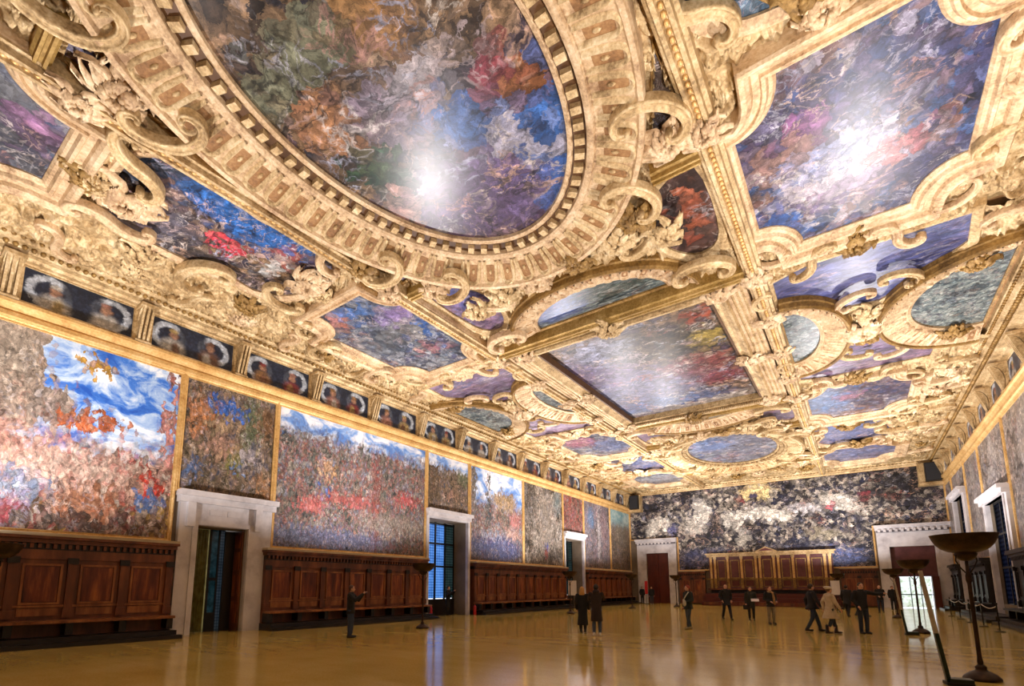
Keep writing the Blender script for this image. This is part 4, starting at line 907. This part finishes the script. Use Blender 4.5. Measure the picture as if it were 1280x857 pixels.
def dentil_cornice(root, o, a0, a1, z):
    n = int((a1-a0)/.26); m = MB()
    n = int((a1-a0)/.36)
    for k in range(n): m.box(a0+.08+k*.36-o[0], a0+.26+k*.36-o[0], -.52, -.36, z-.02, z+.2)
    MB().box(a0-o[0], a1-o[0], -.40, -.2, z-.04, z+.16).build('dentil_ground', M['gap_shade'], root)  # dark backing added, puts shade between the dentils into colour
    tag(m.build('dentil_row', M['marble'], root), kind='stuff')
d2, bx = surround('door_2', 'end', .66, 4.84, 1.67, 3.93, 6.47, 5.0, 'marble', .25); dentil_cornice(d2, (2.75, 0), .8, 4.7, 5.92)
bx('leak_block', 1.6, 4.0, 0, 5.05, -.32, -.26, 'black')  # unseen backing added to stop sky light leaking between the leaves
for a, b in ((1.67, 2.78), (2.82, 3.93)):
    lf = bx('door_leaf', a, b, 0, 5.0, -.25, -.15, 'wood_red')
    for z0, z1 in ((.25, 1.3), (1.5, 2.6), (2.8, 3.7), (3.9, 4.8)):
        p_ = bx('door_panel', a+.16, b-.16, z0, z1, -.15, -.11, 'wood_red'); p_.parent = lf
d3, bx = surround('door_3', 'end', 20.36, 24.98, 21.24, 23.94, 6.5, 4.75, 'marble', .25); dentil_cornice(d3, (22.67, 0), 20.5, 24.85, 5.95)
bx('overdoor_panel', 21.24, 23.94, 2.42, 4.75, -.3, -.2, 'wood_purple')
bx('door_leaf', 21.24, 21.62, 0, 2.42, -.3, -.2, 'wood_red'); bx('door_leaf', 23.52, 23.94, 0, 2.42, -.3, .5, 'wood_red')
for i in range(3):
    a = 21.66+i*.62
    bx('glazing_bar', a-.04, a, 0, 2.4, -.4, -.34, 'black')
    for z0, z1 in ((.06, 1.0), (1.06, 2.38)): bx('pane', a, a+.58, z0, z1, -.38, -.36, 'bright_glass')
bx('glazing_bar', 21.62, 23.52, 1.0, 1.06, -.4, -.34, 'black')

# ------------------------------------------------------------------ wainscot benches along the walls
pil_m = {}
def bench(side, a0, a1, label, pitch=1.2, name='wainscot_bench', seat=True, swap=None):
    swap = swap or {}
    base = wall_frame_pts(side, (a0+a1)/2, 0, 0); root = tag(empty(name, base), label, 'bench')
    def bx(nm, p0, p1, z0, z1, d0, d1, m, par=None):
        q0 = wall_frame_pts(side, p0, z0, d0); q1 = wall_frame_pts(side, p1, z1, d1); c = [(min(i, j), max(i, j)) for i, j in zip(q0, q1)]
        return MB().box(c[0][0]-base[0], c[0][1]-base[0], c[1][0]-base[1], c[1][1]-base[1], c[2][0], c[2][1]).build(nm, M[swap.get(m, m)], par or root)
    bx('back_board', a0, a1, .12, 2.72, .02, .34, 'wood')
    bx('frieze_rail', a0, a1, 2.45, 2.72, .34, .40, 'wood')
    bx('cornice', a0-.04, a1+.04, 2.90, 3.02, .02, .52, 'wood'); bx('cornice', a0-.08, a1+.08, 3.02, 3.10, .02, .62, 'wood'); bx('ledge', a0-.08, a1+.08, 3.10, 3.19, .02, .60, 'stone')
    bx('dentil_ground', a0, a1, 2.72, 2.90, .02, .40, 'wood_dark')
    m = MB(); n = int((a1-a0)/.17)
    for k in range(n):
        q0 = wall_frame_pts(side, a0+.04+k*.17, 2.76, .40); q1 = wall_frame_pts(side, a0+.12+k*.17, 2.89, .48); c = [(min(i, j), max(i, j)) for i, j in zip(q0, q1)]
        m.box(c[0][0]-base[0], c[0][1]-base[0], c[1][0]-base[1], c[1][1]-base[1], c[2][0], c[2][1])
    tag(m.build('dentil_row', M[swap.get('wood', 'wood')], root), kind='stuff')
    np_ = max(1, int(round((a1-a0-.2)/pitch))); pt = (a1-a0-.2)/np_
    for k in range(np_+1):
        c = a0+.1+k*pt
        pl = bx('pilaster', c-.10, c+.10, .78, 2.45, .34, .42, 'wood'); bx('capital', c-.13, c+.13, 2.32, 2.5, .40, .47, 'wood_dark', pl); bx('plinth', c-.13, c+.13, .78, 1.02, .40, .46, 'wood', pl)
        if seat: bx('bracket', c-.09, c+.09, .30, .64, .34, .78, 'wood_dark')
        if k < np_:
            c2 = c+pt/2; hw = pt/2-.2
            bx('panel_moulding', c2-hw, c2+hw, 1.16, 1.22, .34, .39, 'wood_light'); bx('panel_moulding', c2-hw, c2+hw, 2.26, 2.32, .34, .39, 'wood_light')
            bx('panel_moulding', c2-hw, c2-hw+.06, 1.22, 2.26, .34, .39, 'wood_light'); bx('panel_moulding', c2+hw-.06, c2+hw, 1.22, 2.26, .34, .39, 'wood_light')
            bx('panel', c2-hw+.08, c2+hw-.08, 1.24, 2.24, .34, .36, 'wood_panel'); bx('low_panel', c2-hw, c2+hw, .84, 1.06, .34, .37, 'wood_light')
    bx('chair_rail', a0, a1, 1.08, 1.14, .34, .40, 'wood_light')
    if seat:
        bx('seat', a0, a1, .64, .72, .34, .92, 'wood_light'); bx('step', a0-.02, a1+.02, 0.0, .26, .02, 1.06, 'wood_dark'); bx('step', a0-.1, a1+.1, 0, .12, 1.06, 1.32, 'wood_dark')
    return root
bench('left', -.8, 7.2, 'dark walnut wall bench with panelled back under the bright procession painting')
bench('left', 10.5, 19.5, 'dark walnut wall bench with panelled back between the first doorway and leaded window')
bench('left', 23.75, 35.5, 'dark walnut wall bench with panelled back between the two leaded windows')
bench('left', 39.65, 49.5, 'dark walnut wall bench with panelled back beyond the narrow leaded window')
bench('right', 37.4, 41.8, 'dark wall bench between the tall windows', swap={'wood': 'wood_dark', 'wood_light': 'wood_dark', 'wood_panel': 'wood_dark', 'stone': 'wood_dark'})
bench('right', 46.9, 49.8, 'dark wall bench in the corner beside the bright doorway', swap={'wood': 'wood_dark', 'wood_light': 'wood_dark', 'wood_panel': 'wood_dark', 'stone': 'wood_dark'})
bench('right', 25.6, 31.2, 'dark wall bench before the near tall window', swap={'wood': 'wood_dark', 'wood_light': 'wood_dark', 'wood_panel': 'wood_dark', 'stone': 'wood_dark'})
bench('end', 4.95, 7.3, 'short walnut wainscot between the red door and tribune', seat=False)
bench('end', 17.9, 20.3, 'short walnut wainscot between tribune and bright doorway', seat=False)

# ------------------------------------------------------------------ the tribune on the end wall
tr = tag(empty('tribune_panelling', (12.6, L, 0)), 'gilded plum panelled tribune with small gable below the end wall painting', 'panelling')
def tb(nm, x0, x1, z0, z1, d0, d1, m, par=None): return MB().box(x0-12.6, x1-12.6, -d1, -d0, z0, z1).build(nm, M[m], par or tr)
tb('back', 7.75, 17.45, 1.45, 4.5, .02, .45, 'wood_purple'); tb('entablature', 7.6, 17.6, 4.4, 4.62, .02, .62, 'gold'); tb('entablature', 7.5, 17.7, 4.62, 4.74, .02, .74, 'gold')
MB().prism([(-.98, 4.74), (.98, 4.74), (0, 5.2)], -.7, -.1, 'y').build('gable', M['gold'], tr)
MB().prism([(-.62, 4.82), (.62, 4.82), (0, 5.08)], -.74, -.69, 'y').build('gable_field', M['wood_purple'], tr)
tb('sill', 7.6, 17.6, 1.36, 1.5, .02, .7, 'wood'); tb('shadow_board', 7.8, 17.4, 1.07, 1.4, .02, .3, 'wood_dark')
cols = [7.95, 8.3, 9.4, 10.55, 11.72, 12.05, 13.15, 13.5, 14.6, 15.75, 16.9, 17.25]
for c in cols:
    pl = tb('pilaster', c-.09, c+.09, 1.5, 4.4, .45, .56, 'gold_rail'); tb('capital', c-.13, c+.13, 4.2, 4.4, .45, .60, 'gold', pl); tb('plinth', c-.12, c+.12, 1.5, 2.3, .45, .59, 'gold_dark', pl)
for a, b in ((8.3, 9.4), (9.4, 10.55), (10.55, 11.72), (12.05, 13.15), (13.5, 14.6), (14.6, 15.75), (15.75, 16.9)):
    a += .2; b -= .2
    fr = tb('panel', a+.08, b-.08, 2.5, 4.0, .45, .48, 'wood_purple')
    for x0, x1, z0, z1 in ((a, a+.06, 2.42, 4.08), (b-.06, b, 2.42, 4.08), (a+.06, b-.06, 4.02, 4.08), (a+.06, b-.06, 2.42, 2.48)): tb('panel_moulding', x0, x1, z0, z1, .45, .5, 'gold_ochre', fr)
    fr = tb('low_panel', a+.06, b-.06, 1.72, 2.2, .45, .48, 'wood_red')
    for x0, x1, z0, z1 in ((a, a+.05, 1.66, 2.26), (b-.05, b, 1.66, 2.26), (a+.05, b-.05, 2.21, 2.26), (a+.05, b-.05, 1.66, 1.71)): tb('panel_moulding', x0, x1, z0, z1, .45, .49, 'gold_dark', fr)
tb('rail', 7.5, 17.7, 2.3, 2.4, .45, .6, 'gold_dark')
pod = tag(empty('podium', (11.6, L, 0)), 'stepped red-brown wooden podium below the gilded tribune', 'podium')
for nm, d, z in (('step', 2.9, .35), ('step', 2.3, .7), ('platform', 1.7, 1.05)):
    MB().box(-4.1, 6.2, -d, -.32 if nm == 'platform' else -d+.6, 0, z).build(nm, M['wood_red'], pod)
for k in range(7): MB().box(-3.9+k*1.44, -2.7+k*1.44, -2.93, -2.9, .06, .3).build('riser_panel', M['wood'], pod)

# ------------------------------------------------------------------ stands, barrier, notices
def stand(x, y, label, rz):
    r = tag(empty('leaning_stand', (x, y, 0), rz), label, 'stand')
    m = MB(); m.add([(-.03, -.06, .05), (.03, -.06, .05), (.03, .06, .05), (-.03, .06, .05), (-.115, -.06, .85), (-.06, -.06, .85), (-.06, .06, .85), (-.115, .06, .85)], [(0,3,2,1),(4,5,6,7),(0,1,5,4),(1,2,6,5),(2,3,7,6),(3,0,4,7)]); m.build('lower_post', M['green_metal'], r)
    m = MB(); m.add([(-.115, -.06, .85), (-.06, -.06, .85), (-.06, .06, .85), (-.115, .06, .85), (-.22, -.06, 1.93), (-.175, -.06, 1.93), (-.175, .06, 1.93), (-.22, .06, 1.93)], [(0,3,2,1),(4,5,6,7),(0,1,5,4),(1,2,6,5),(2,3,7,6),(3,0,4,7)]); m.build('lit_upper_post', M['rope_and_lit_post'], r)  # paler colour stands in for light reflected on the upper half
    MB().box(-.05, .30, -.16, .16, 0, .05).build('foot', M['black'], r); MB().box(.0, .30, -.13, .13, .05, .11).build('foot_block', M['green_metal'], r)
stand(20.22, 11.7, 'slim leaning stand with dark green lower post beside the near torchiere', .1)
stand(20.3, 22.7, 'slim leaning stand with upper post painted pale as if lit beside the man pointing', .1)
def board(x, y, rz, label):
    r = tag(empty('notice_board', (x, y, 0), rz), label, 'sign')
    MB().box(-.02, .02, -.02, .02, .03, 1.1).build('post', M['black'], r); MB().lathe([(0, 0), (.18, 0), (.17, .03), (0, .035)], seg=14).build('base', M['black'], r)
    MB().box(-.26, .26, -.03, -.01, 1.1, 2.05).build('panel', M['white_card'], r)
board(4.1, 29.3, .55, 'white upright notice board behind the blonde woman'); board(17.75, 41.0, .1, 'white upright notice board behind the two dark walkers')
r = tag(empty('banner_stand', (2.25, 48.5, 0), .4), 'narrow red banner stand beside the closed red door', 'banner')
MB().box(-.14, .14, -.02, .0, .95, 2.2).build('banner', M['red_paint'], r); MB().box(-.02, .02, 0, .03, .03, 2.2).build('post', M['black'], r); MB().box(-.2, .2, -.15, .15, 0, .03).build('foot', M['black'], r)
def extinguisher(x, y, label):
    r = tag(empty('fire_extinguisher', (x, y, 0)), label, 'extinguisher')
    MB().lathe([(0, 0), (.09, 0), (.095, .03), (.095, .46), (.07, .53), (.03, .56), (.03, .6)], seg=14).build('cylinder', M['red_paint'], r, smooth=True)
    MB().box(-.02, .02, -.07, .05, .6, .64).build('handle', M['black'], r); MB().tube([(0, .03, .6), (.1, .06, .55), (.11, .02, .3)], .012, 6).build('hose', M['black'], r)
extinguisher(-.45, 20.85, 'red fire extinguisher in the tall window recess'); extinguisher(.55, 23.6, 'red fire extinguisher standing at the end of the middle bench')
# rope barrier and low black platform along the windows
pf = tag(empty('window_platform', (24.2, 34.4, 0)), 'low stepped black platform beneath the near tall window', 'platform')
MB().box(-.62, .5, -2.6, 2.6, 0, .16).build('deck', M['wood_dark'], pf); MB().box(-.3, .5, -2.6, 2.6, .16, .32).build('upper_deck', M['wood_dark'], pf)
posts = [(23.1, 26.0), (23.1, 29.0), (23.1, 32.0), (23.1, 35.0), (23.1, 38.2)]
for k, (x, y) in enumerate(posts):
    r = tag(empty('barrier_post', (x, y, 0)), 'black waist-high barrier post, %s of the row counting from the end wall' % ordn[4-k], 'barrier', 'barrier posts by the windows')
    MB().lathe([(0, 0), (.16, 0), (.15, .03), (.03, .05)], seg=14).build('base', M['black'], r, smooth=True); MB().lathe([(.022, .04), (.022, .98), (.035, 1.0), (.03, 1.05), (0, 1.06)], seg=10).build('pole', M['black'], r, smooth=True)
for k, ((xa, ya), (xb, yb)) in enumerate(zip(posts, posts[1:])):
    m = MB().tube([(0, (yb-ya)*u, .93-.12*math.sin(PI*u)) for u in np.linspace(0.01, .99, 9)], .018, 6).build('barrier_rope', M['rope_and_lit_post'], None, (xa, ya, 0), smooth=True)
    tag(m, 'thin pale barrier rope, %s of the row counting from the end wall' % ordn[3-k], 'rope', 'barrier ropes by the windows')

# ------------------------------------------------------------------ people
CLOTH = {}
def cloth(rgb, rough=.8):
    k = tuple(rgb)
    if k not in CLOTH:
        c = S(*rgb); d = tuple(v*.7 for v in c[:3])+(1,)
        CLOTH[k] = mat_noise('cloth_%d_%d_%d' % k, [d, c], 9, rough, 0, .2, .01)
    return CLOTH[k]
M['skin'] = mat_noise('skin', [S(196, 144, 118), S(216, 168, 142)], 6, .5)
M['eye'] = mat_noise('eye_dark', [S(30, 22, 18), S(44, 34, 28)], 6, .3)
M['lip'] = mat_noise('lip', [S(150, 84, 76), S(166, 96, 88)], 6, .5)
def lerp(a, b, u): return tuple(p+(q-p)*u for p, q in zip(a, b))
def capsule(mb, a, b, ra, rb, seg=10):
    mb.tube([lerp(a, b, u) for u in (0, .33, .66, 1)], [ra, ra+(rb-ra)*.33, ra+(rb-ra)*.66, rb], seg); mb.ball(a, ra, seg, 6); mb.ball(b, rb, seg, 6)
def loft(mb, rings, seg=18):
    v = [(cx+rx*math.cos(2*PI*k/seg), cy+ry*math.sin(2*PI*k/seg), z) for cx, cy, z, rx, ry in rings for k in range(seg)]; n = len(rings)
    fs = [(i*seg+k, i*seg+(k+1) % seg, (i+1)*seg+(k+1) % seg, (i+1)*seg+k) for i in range(n-1) for k in range(seg)]
    mb.add(v, fs+[tuple(range(seg))[::-1], tuple((n-1)*seg+k for k in range(seg))])
def fuse(mb, name, mat, voxel=.016, extra=None, it=2):
    me = mb.mesh(name+'_src', None); o = bpy.data.objects.new('fuse_tmp', me); COL.objects.link(o)
    r = o.modifiers.new('r', 'REMESH'); r.mode = 'VOXEL'; r.voxel_size = voxel
    sm = o.modifiers.new('s', 'SMOOTH'); sm.factor = .5; sm.iterations = it
    dg = bpy.context.evaluated_depsgraph_get(); ev = o.evaluated_get(dg); m2 = bpy.data.meshes.new_from_object(ev)
    bpy.data.objects.remove(o); bpy.data.meshes.remove(me)
    if extra:
        import bmesh
        bm = bmesh.new(); bm.from_mesh(m2); tmp = extra.mesh('x', None); bm.from_mesh(tmp); bm.to_mesh(m2); bm.free(); bpy.data.meshes.remove(tmp)
    m2.name = name; m2.materials.clear(); m2.materials.append(mat)
    m2.polygons.foreach_set('use_smooth', [True]*len(m2.polygons)); m2.update(); return m2
def person(x, y, phi, label, coat, trousers, shoes=(26, 22, 22), hair=(50, 34, 24), h=1.74, stride=0.0, hem=.80, arms='down', long_hair=False, hat=None, bald=False, hood=None, scarf=None, lean=0.0, strap=None, boots=False, zb=0.0, turn=0.0):
    v = Vector((x-19.158, y)).normalized(); r_ = Vector((v.y, -v.x)); ph = math.radians(phi); f = -v*math.cos(ph)+r_*math.sin(ph)
    k = h/1.76; rz = math.atan2(-f.x, f.y)
    hipL, hipR = (-.09, 0, .92), (.09, 0, .92); s = stride
    knL, knR = (-.10, .5*s+.03, .50), (.10, -.5*s+.06*abs(s)/.25+.02, .50); anL, anR = (-.10, s, .09), (.10, -s, .09+.05*abs(s))
    shL, shR = (-.19, 0, 1.42), (.19, 0, 1.42)
    A = {'down': (((-.25, -.03, 1.14), (-.24, .07, .88)), ((.25, -.03, 1.14), (.24, .07, .88))),
         'walk': (((-.25, -.12, 1.16), (-.24, -.08, .90)), ((.25, .08, 1.15), (.24, .22, .93))),
         'phone': (((-.24, .20, 1.24), (-.08, .40, 1.46)), ((.24, .20, 1.24), (.06, .42, 1.46))),
         'hold': (((-.25, -.02, 1.15), (-.16, .24, 1.06)), ((.25, -.02, 1.15), (.12, .26, 1.05))),
         'one': (((-.25, -.02, 1.15), (-.18, .22, 1.08)), ((.25, -.03, 1.14), (.24, .06, .88))),
         'pocket': (((-.28, -.06, 1.16), (-.22, .08, .96)), ((.28, -.06, 1.16), (.22, .08, .96))),
         'point': (((-.25, -.05, 1.15), (-.24, .05, .90)), ((.42, .10, 1.34), (.66, .16, 1.36))),
         'pointL': (((-.44, .04, 1.36), (-.70, .06, 1.38)), ((.26, -.05, 1.15), (.20, .10, .95)))}[arms]
    (elL, wrL), (elR, wrR) = A
    ht = (math.sin(turn)*.02, .02, 1.63)
    b = MB(); loft(b, [(0, 0, .84, .14, .10), (0, 0, .95, .155, .105), (0, 0, 1.08, .135, .095), (0, 0, 1.25, .155, .105), (0, 0, 1.38, .165, .10), (0, 0, 1.45, .10, .075)])
    capsule(b, hipL, knL, .082, .058); capsule(b, knL, anL, .056, .038); capsule(b, hipR, knR, .082, .058); capsule(b, knR, anR, .056, .038)
    for an in (anL, anR): capsule(b, (an[0], an[1]-.03, an[2]-.045), (an[0], an[1]+.15, an[2]-.06), .036, .026)
    for sh, el, wr in ((shL, elL, wrL), (shR, elR, wrR)): capsule(b, sh, el, .052, .042); capsule(b, el, wr, .040, .027)
    capsule(b, (0, 0, 1.42), (0, .015, 1.55), .058, .05)
    b.ball(ht, (.078, .096, .115), 14, 10); b.ball((ht[0], ht[1]+.035, 1.575), (.058, .060, .062), 12, 8)
    ct, stn = math.cos(turn), math.sin(turn)
    def hd(px, py, pz): return (ht[0]+px*ct-py*stn, ht[1]+px*stn+py*ct, 1.63+pz)
    b.ball(hd(0, .10, -.02), (.016, .022, .024), 8, 6); b.ball(hd(-.080, 0, -.01), (.014, .022, .032), 8, 6); b.ball(hd(.080, 0, -.01), (.014, .022, .032), 8, 6)
    ex = MB()
    for wr, el, sg in ((wrL, elL, -1), (wrR, elR, 1)):
        d = (Vector(wr)-Vector(el)).normalized(); w_ = Vector(wr); side = d.cross(Vector((0, 0, 1))).normalized() if abs(d.z) < .9 else Vector((0, 1, 0)); nrm = side.cross(d).normalized()
        pc = w_+d*.05; capsule(b, tuple(w_), tuple(w_+d*.075), .030, .034)
        for i, ln in enumerate((.066, .078, .073, .056)):
            p0 = w_+d*.085+side*((i-1.5)*.019); p1 = p0+d*ln*.5-nrm*.008; p2 = p1+d*ln*.4-nrm*.026; ex.tube([tuple(p0-d*.03), tuple(p0), tuple(p1), tuple(p2)], [.0095, .0095, .009, .0075], 6)
        p0 = w_+d*.03+side*sg*.028; p1 = p0+d*.035+side*sg*.022; p2 = p1+d*.03; ex.tube([tuple(p0), tuple(p1), tuple(p2)], [.011, .010, .008], 6)
    root = link('person', fuse(b, 'person', M['skin'], .016, ex), None, (x, y, zb), rz, k); tag(root, label, 'person')
    for sx in (-1, 1): MB().ball(hd(sx*.032, .088, .012), (.012, .009, .008), 8, 5).build('eye', M['eye'], root, smooth=True)
    MB().ball(hd(0, .098, -.062), (.024, .008, .007), 8, 5).build('mouth', M['lip'], root, smooth=True)
    # trousers
    t_ = MB(); loft(t_, [(0, 0, .82, .17, .125), (0, 0, .95, .17, .12), (0, 0, 1.02, .155, .115)])
    for hp, kn, an in ((hipL, knL, anL), (hipR, knR, anR)):
        capsule(t_, hp, kn, .098, .075); e = lerp(kn, an, .90 if not boots else .5); capsule(t_, kn, e, .073, .060)
    link('trousers', fuse(t_, 'trousers', cloth(trousers), .018), root)
    # coat
    c_ = MB(); hw = .19 if hem > .6 else .215; sl = abs(stride)*(.45 if hem > .6 else .75)
    rings = [(0, 0, hem, hw, .14+sl), (0, 0, (hem+1.0)/2, .185, .135+sl*.5), (0, 0, 1.02, .178, .13), (0, 0, 1.15, .175, .128), (0, 0, 1.32, .200, .132), (0, 0, 1.42, .19, .115), (0, 0, 1.47, .11, .09), (0, 0, 1.52, .085, .08)]
    loft(c_, rings)
    for sh, el, wr in ((shL, elL, wrL), (shR, elR, wrR)): capsule(c_, sh, el, .078, .066); capsule(c_, el, lerp(el, wr, .93), .064, .052)
    if hood: c_.ball((0, -.09, 1.50), (.12, .08, .08), 12, 8)
    link('coat', fuse(c_, 'coat', cloth(coat), .018), root)
    for an in (anL, anR):
        m = MB(); capsule(m, (an[0], an[1]-.04, an[2]-.04), (an[0], an[1]+.17, an[2]-.05), .048, .040); m.ball((an[0], an[1]-.02, an[2]), (.05, .06, .06), 10, 6)
        if boots: capsule(m, an, (an[0], an[1]-.01, an[2]+.20), .055, .060)
        link('shoe', fuse(m, 'shoe', cloth(shoes, .5), .016), root)
    if not bald:
        m = MB(); m.ball(hd(0, -.022, .022), (.092, .100, .112), 14, 9)
        if long_hair: loft(m, [(0, -.05, 1.36, .10, .035), (0, -.06, 1.46, .11, .06), (0, -.05, 1.58, .10, .075), (0, -.02, 1.66, .09, .085)])
        # the face stays free: only the part behind the hairline is kept
        cut = MB(); m2 = fuse(m, 'hair', cloth(hair, .6), .014)
        co = np.empty(len(m2.vertices)*3); m2.vertices.foreach_get('co', co); co = co.reshape(-1, 3)
        dx, dy = co[:, 0]-ht[0], co[:, 1]-ht[1]; fy = -dx*stn+dy*ct
        face = (fy > .045) & (co[:, 2] < 1.69); shrink = np.where(face)[0]
        co[shrink, 0] = ht[0]+dx[shrink]*.80+stn*.0; co[shrink, 1] = ht[1]+dy[shrink]*.55; m2.vertices.foreach_set('co', co.ravel()); m2.update()
        link('hair', m2, root)
    if hat:
        m = MB(); loft(m, [(ht[0], .0, 1.66, .100, .108), (ht[0], -.01, 1.70, .125, .135), (ht[0], -.03, 1.735, .125, .135), (ht[0], -.03, 1.765, .07, .08)]); link('hat', fuse(m, 'hat', cloth(hat), .014), root)
    if scarf:
        m = MB(); loft(m, [(0, .01, 1.45, .11, .10), (0, .01, 1.50, .105, .10), (0, .01, 1.54, .085, .085)]); capsule(m, (-.08, .13, 1.44), (-.13, .15, .95), .05, .055); link('scarf', fuse(m, 'scarf', cloth(scarf), .016), root)
    if strap:
        MB().tube([(-.16, .07, 1.48), (-.06, .155, 1.3), (.08, .165, 1.1), (.19, .06, .95)], .022, 6).build('strap', cloth(strap), root, smooth=True)
        MB().tube([(-.16, -.07, 1.48), (-.06, -.155, 1.3), (.08, -.165, 1.1), (.19, -.06, .95)], .022, 6).build('strap', cloth(strap), root, smooth=True)
    def wp(l): return root_m @ Vector(l)
    root_m = Matrix.Translation((x, y, zb)) @ Matrix.Rotation(rz, 4, 'Z') @ Matrix.Scale(k, 4)
    return root, wp, rz
def leaflet(wp, loc, rz, label, w=.17, hh=.24, tilt=.5, name='leaflet', mat='white_card', cat='leaflet'):
    o = MB().box(-w/2, w/2, -.006, .006, -hh/2, hh/2).build(name, M[mat], None, wp(loc), rz); o.rotation_euler = (tilt, 0, rz); tag(o, label, cat); return o
BLK, NAVY, JEAN = (24, 23, 26), (26, 27, 36), (48, 62, 88)
r, wp, rz = person(5.57, 10.62, 75, 'man in dark jacket and jeans holding up a phone before the long bench', BLK, JEAN, arms='phone', hair=(84, 52, 34), h=1.72)
leaflet(wp, (-.01, .50, 1.50), rz, 'dark phone held up by the man at the long bench', .15, .08, 0, 'phone', 'black', 'phone')
person(-.35, 22.2, 60, 'person in black coat standing inside the tall window recess', BLK, BLK, arms='phone', h=1.70, hem=.5)
person(10.84, 16.95, 168, 'blonde woman in a long black coat', (16, 16, 18), BLK, hair=(206, 156, 84), long_hair=True, h=1.66, hem=.28, stride=.08)
person(11.85, 15.95, 178, 'person in knee-length dark brown coat, jeans and white trainers', (44, 32, 32), (70, 84, 112), shoes=(226, 222, 216), hair=(26, 20, 20), h=1.74, hem=.50, hood=True, arms='phone')
r, wp, rz = person(13.6, 20.67, -55, 'red-haired man in dark green jacket with a pale shoulder strap', (34, 44, 40), (62, 74, 84), shoes=(150, 140, 110), hair=(150, 54, 34), h=1.72, stride=.12, arms='one', strap=(206, 202, 190), scarf=None)
o = MB(); o.ball((0, 0, 0), (.10, .05, .13), 12, 8); o.ball((.05, .0, .1), (.05, .04, .06), 10, 6); tag(link('cloth_bag', fuse(o, 'cloth_bag', cloth((206, 200, 182)), .014), None, wp((-.19, .30, 1.04)), rz), 'small pale cloth bag held by the red-haired man', 'bag')
person(13.56, 27.77, 20, 'bald man in black coat striding across the hall', BLK, BLK, bald=True, h=1.78, stride=.30, hem=.72, arms='pocket')
r, wp, rz = person(14.68, 27.83, 5, 'woman in dark olive coat holding an open leaflet', (40, 42, 36), BLK, hair=(96, 62, 44), long_hair=True, h=1.66, hem=.62, arms='one')
leaflet(wp, (-.17, .38, 1.06), rz, 'open white leaflet held by the woman in dark olive coat', .34, .22, 1.0)
o = MB(); o.box(-.13, .13, -.05, .05, -.11, .11).tube([(-.09, 0, .11), (0, 0, .2), (.09, 0, .11)], .012, 6); tag(o.build('handbag', cloth((34, 28, 28)), None, wp((.25, .09, .68)), rz), 'dark handbag carried by the woman in dark olive coat', 'bag')
person(15.85, 25.41, 25, 'woman in black jacket with long tan scarf and khaki trousers', (30, 30, 32), (136, 122, 96), hair=(110, 56, 38), long_hair=True, h=1.68, hem=.80, scarf=(178, 142, 100), arms='hold')
r, wp, rz = person(17.62, 22.3, 110, 'man in dark jacket walking beside the woman in cream coat', NAVY, (40, 52, 70), h=1.76, stride=.26, hem=.82, arms='walk')
leaflet(wp, (-.24, .03, .80), rz+1.4, 'white paper in the hand of the man beside the cream coat', .14, .16, .2, 'paper', 'white_card', 'paper')
person(18.2, 21.55, 120, 'woman in a cream coat and white beret', (206, 188, 158), (40, 54, 66), shoes=(40, 26, 22), hair=(120, 92, 70), hat=(220, 212, 200), h=1.66, stride=.22, hem=.56, arms='walk', boots=True)
person(18.45, 34.6, 160, 'person in black coat walking, next to the white notice board', BLK, BLK, h=1.74, stride=.24, hem=.70)
person(19.05, 35.3, 60, 'person in black jacket and dark jeans walking, half hidden by the pointing man', BLK, (34, 44, 60), h=1.70, stride=.24, hem=.74, hair=(60, 42, 32))
person(19.12, 22.21, 35, 'man in black sweater and jeans pointing sideways', (26, 26, 30), (36, 46, 66), h=1.80, arms='pointL', hem=.86, hair=(46, 34, 28), turn=-.2)
person(20.08, 41.29, 10, 'bald man in dark jacket and jeans by the bright doorway', BLK, (42, 52, 72), bald=True, h=1.74, arms='hold')
person(20.9, 45.5, 20, 'person in dark clothes standing at the bright doorway', BLK, BLK, h=1.70, arms='down', hair=(60, 46, 36))
person(3.1, 47.44, 10, 'person in dark jacket and grey jeans before the closed red door', BLK, (70, 74, 84), h=1.68, shoes=(150, 146, 140), hair=(70, 60, 54))
person(1.68, 48.9, 30, 'person in black beside the red banner stand', BLK, BLK, h=1.68)
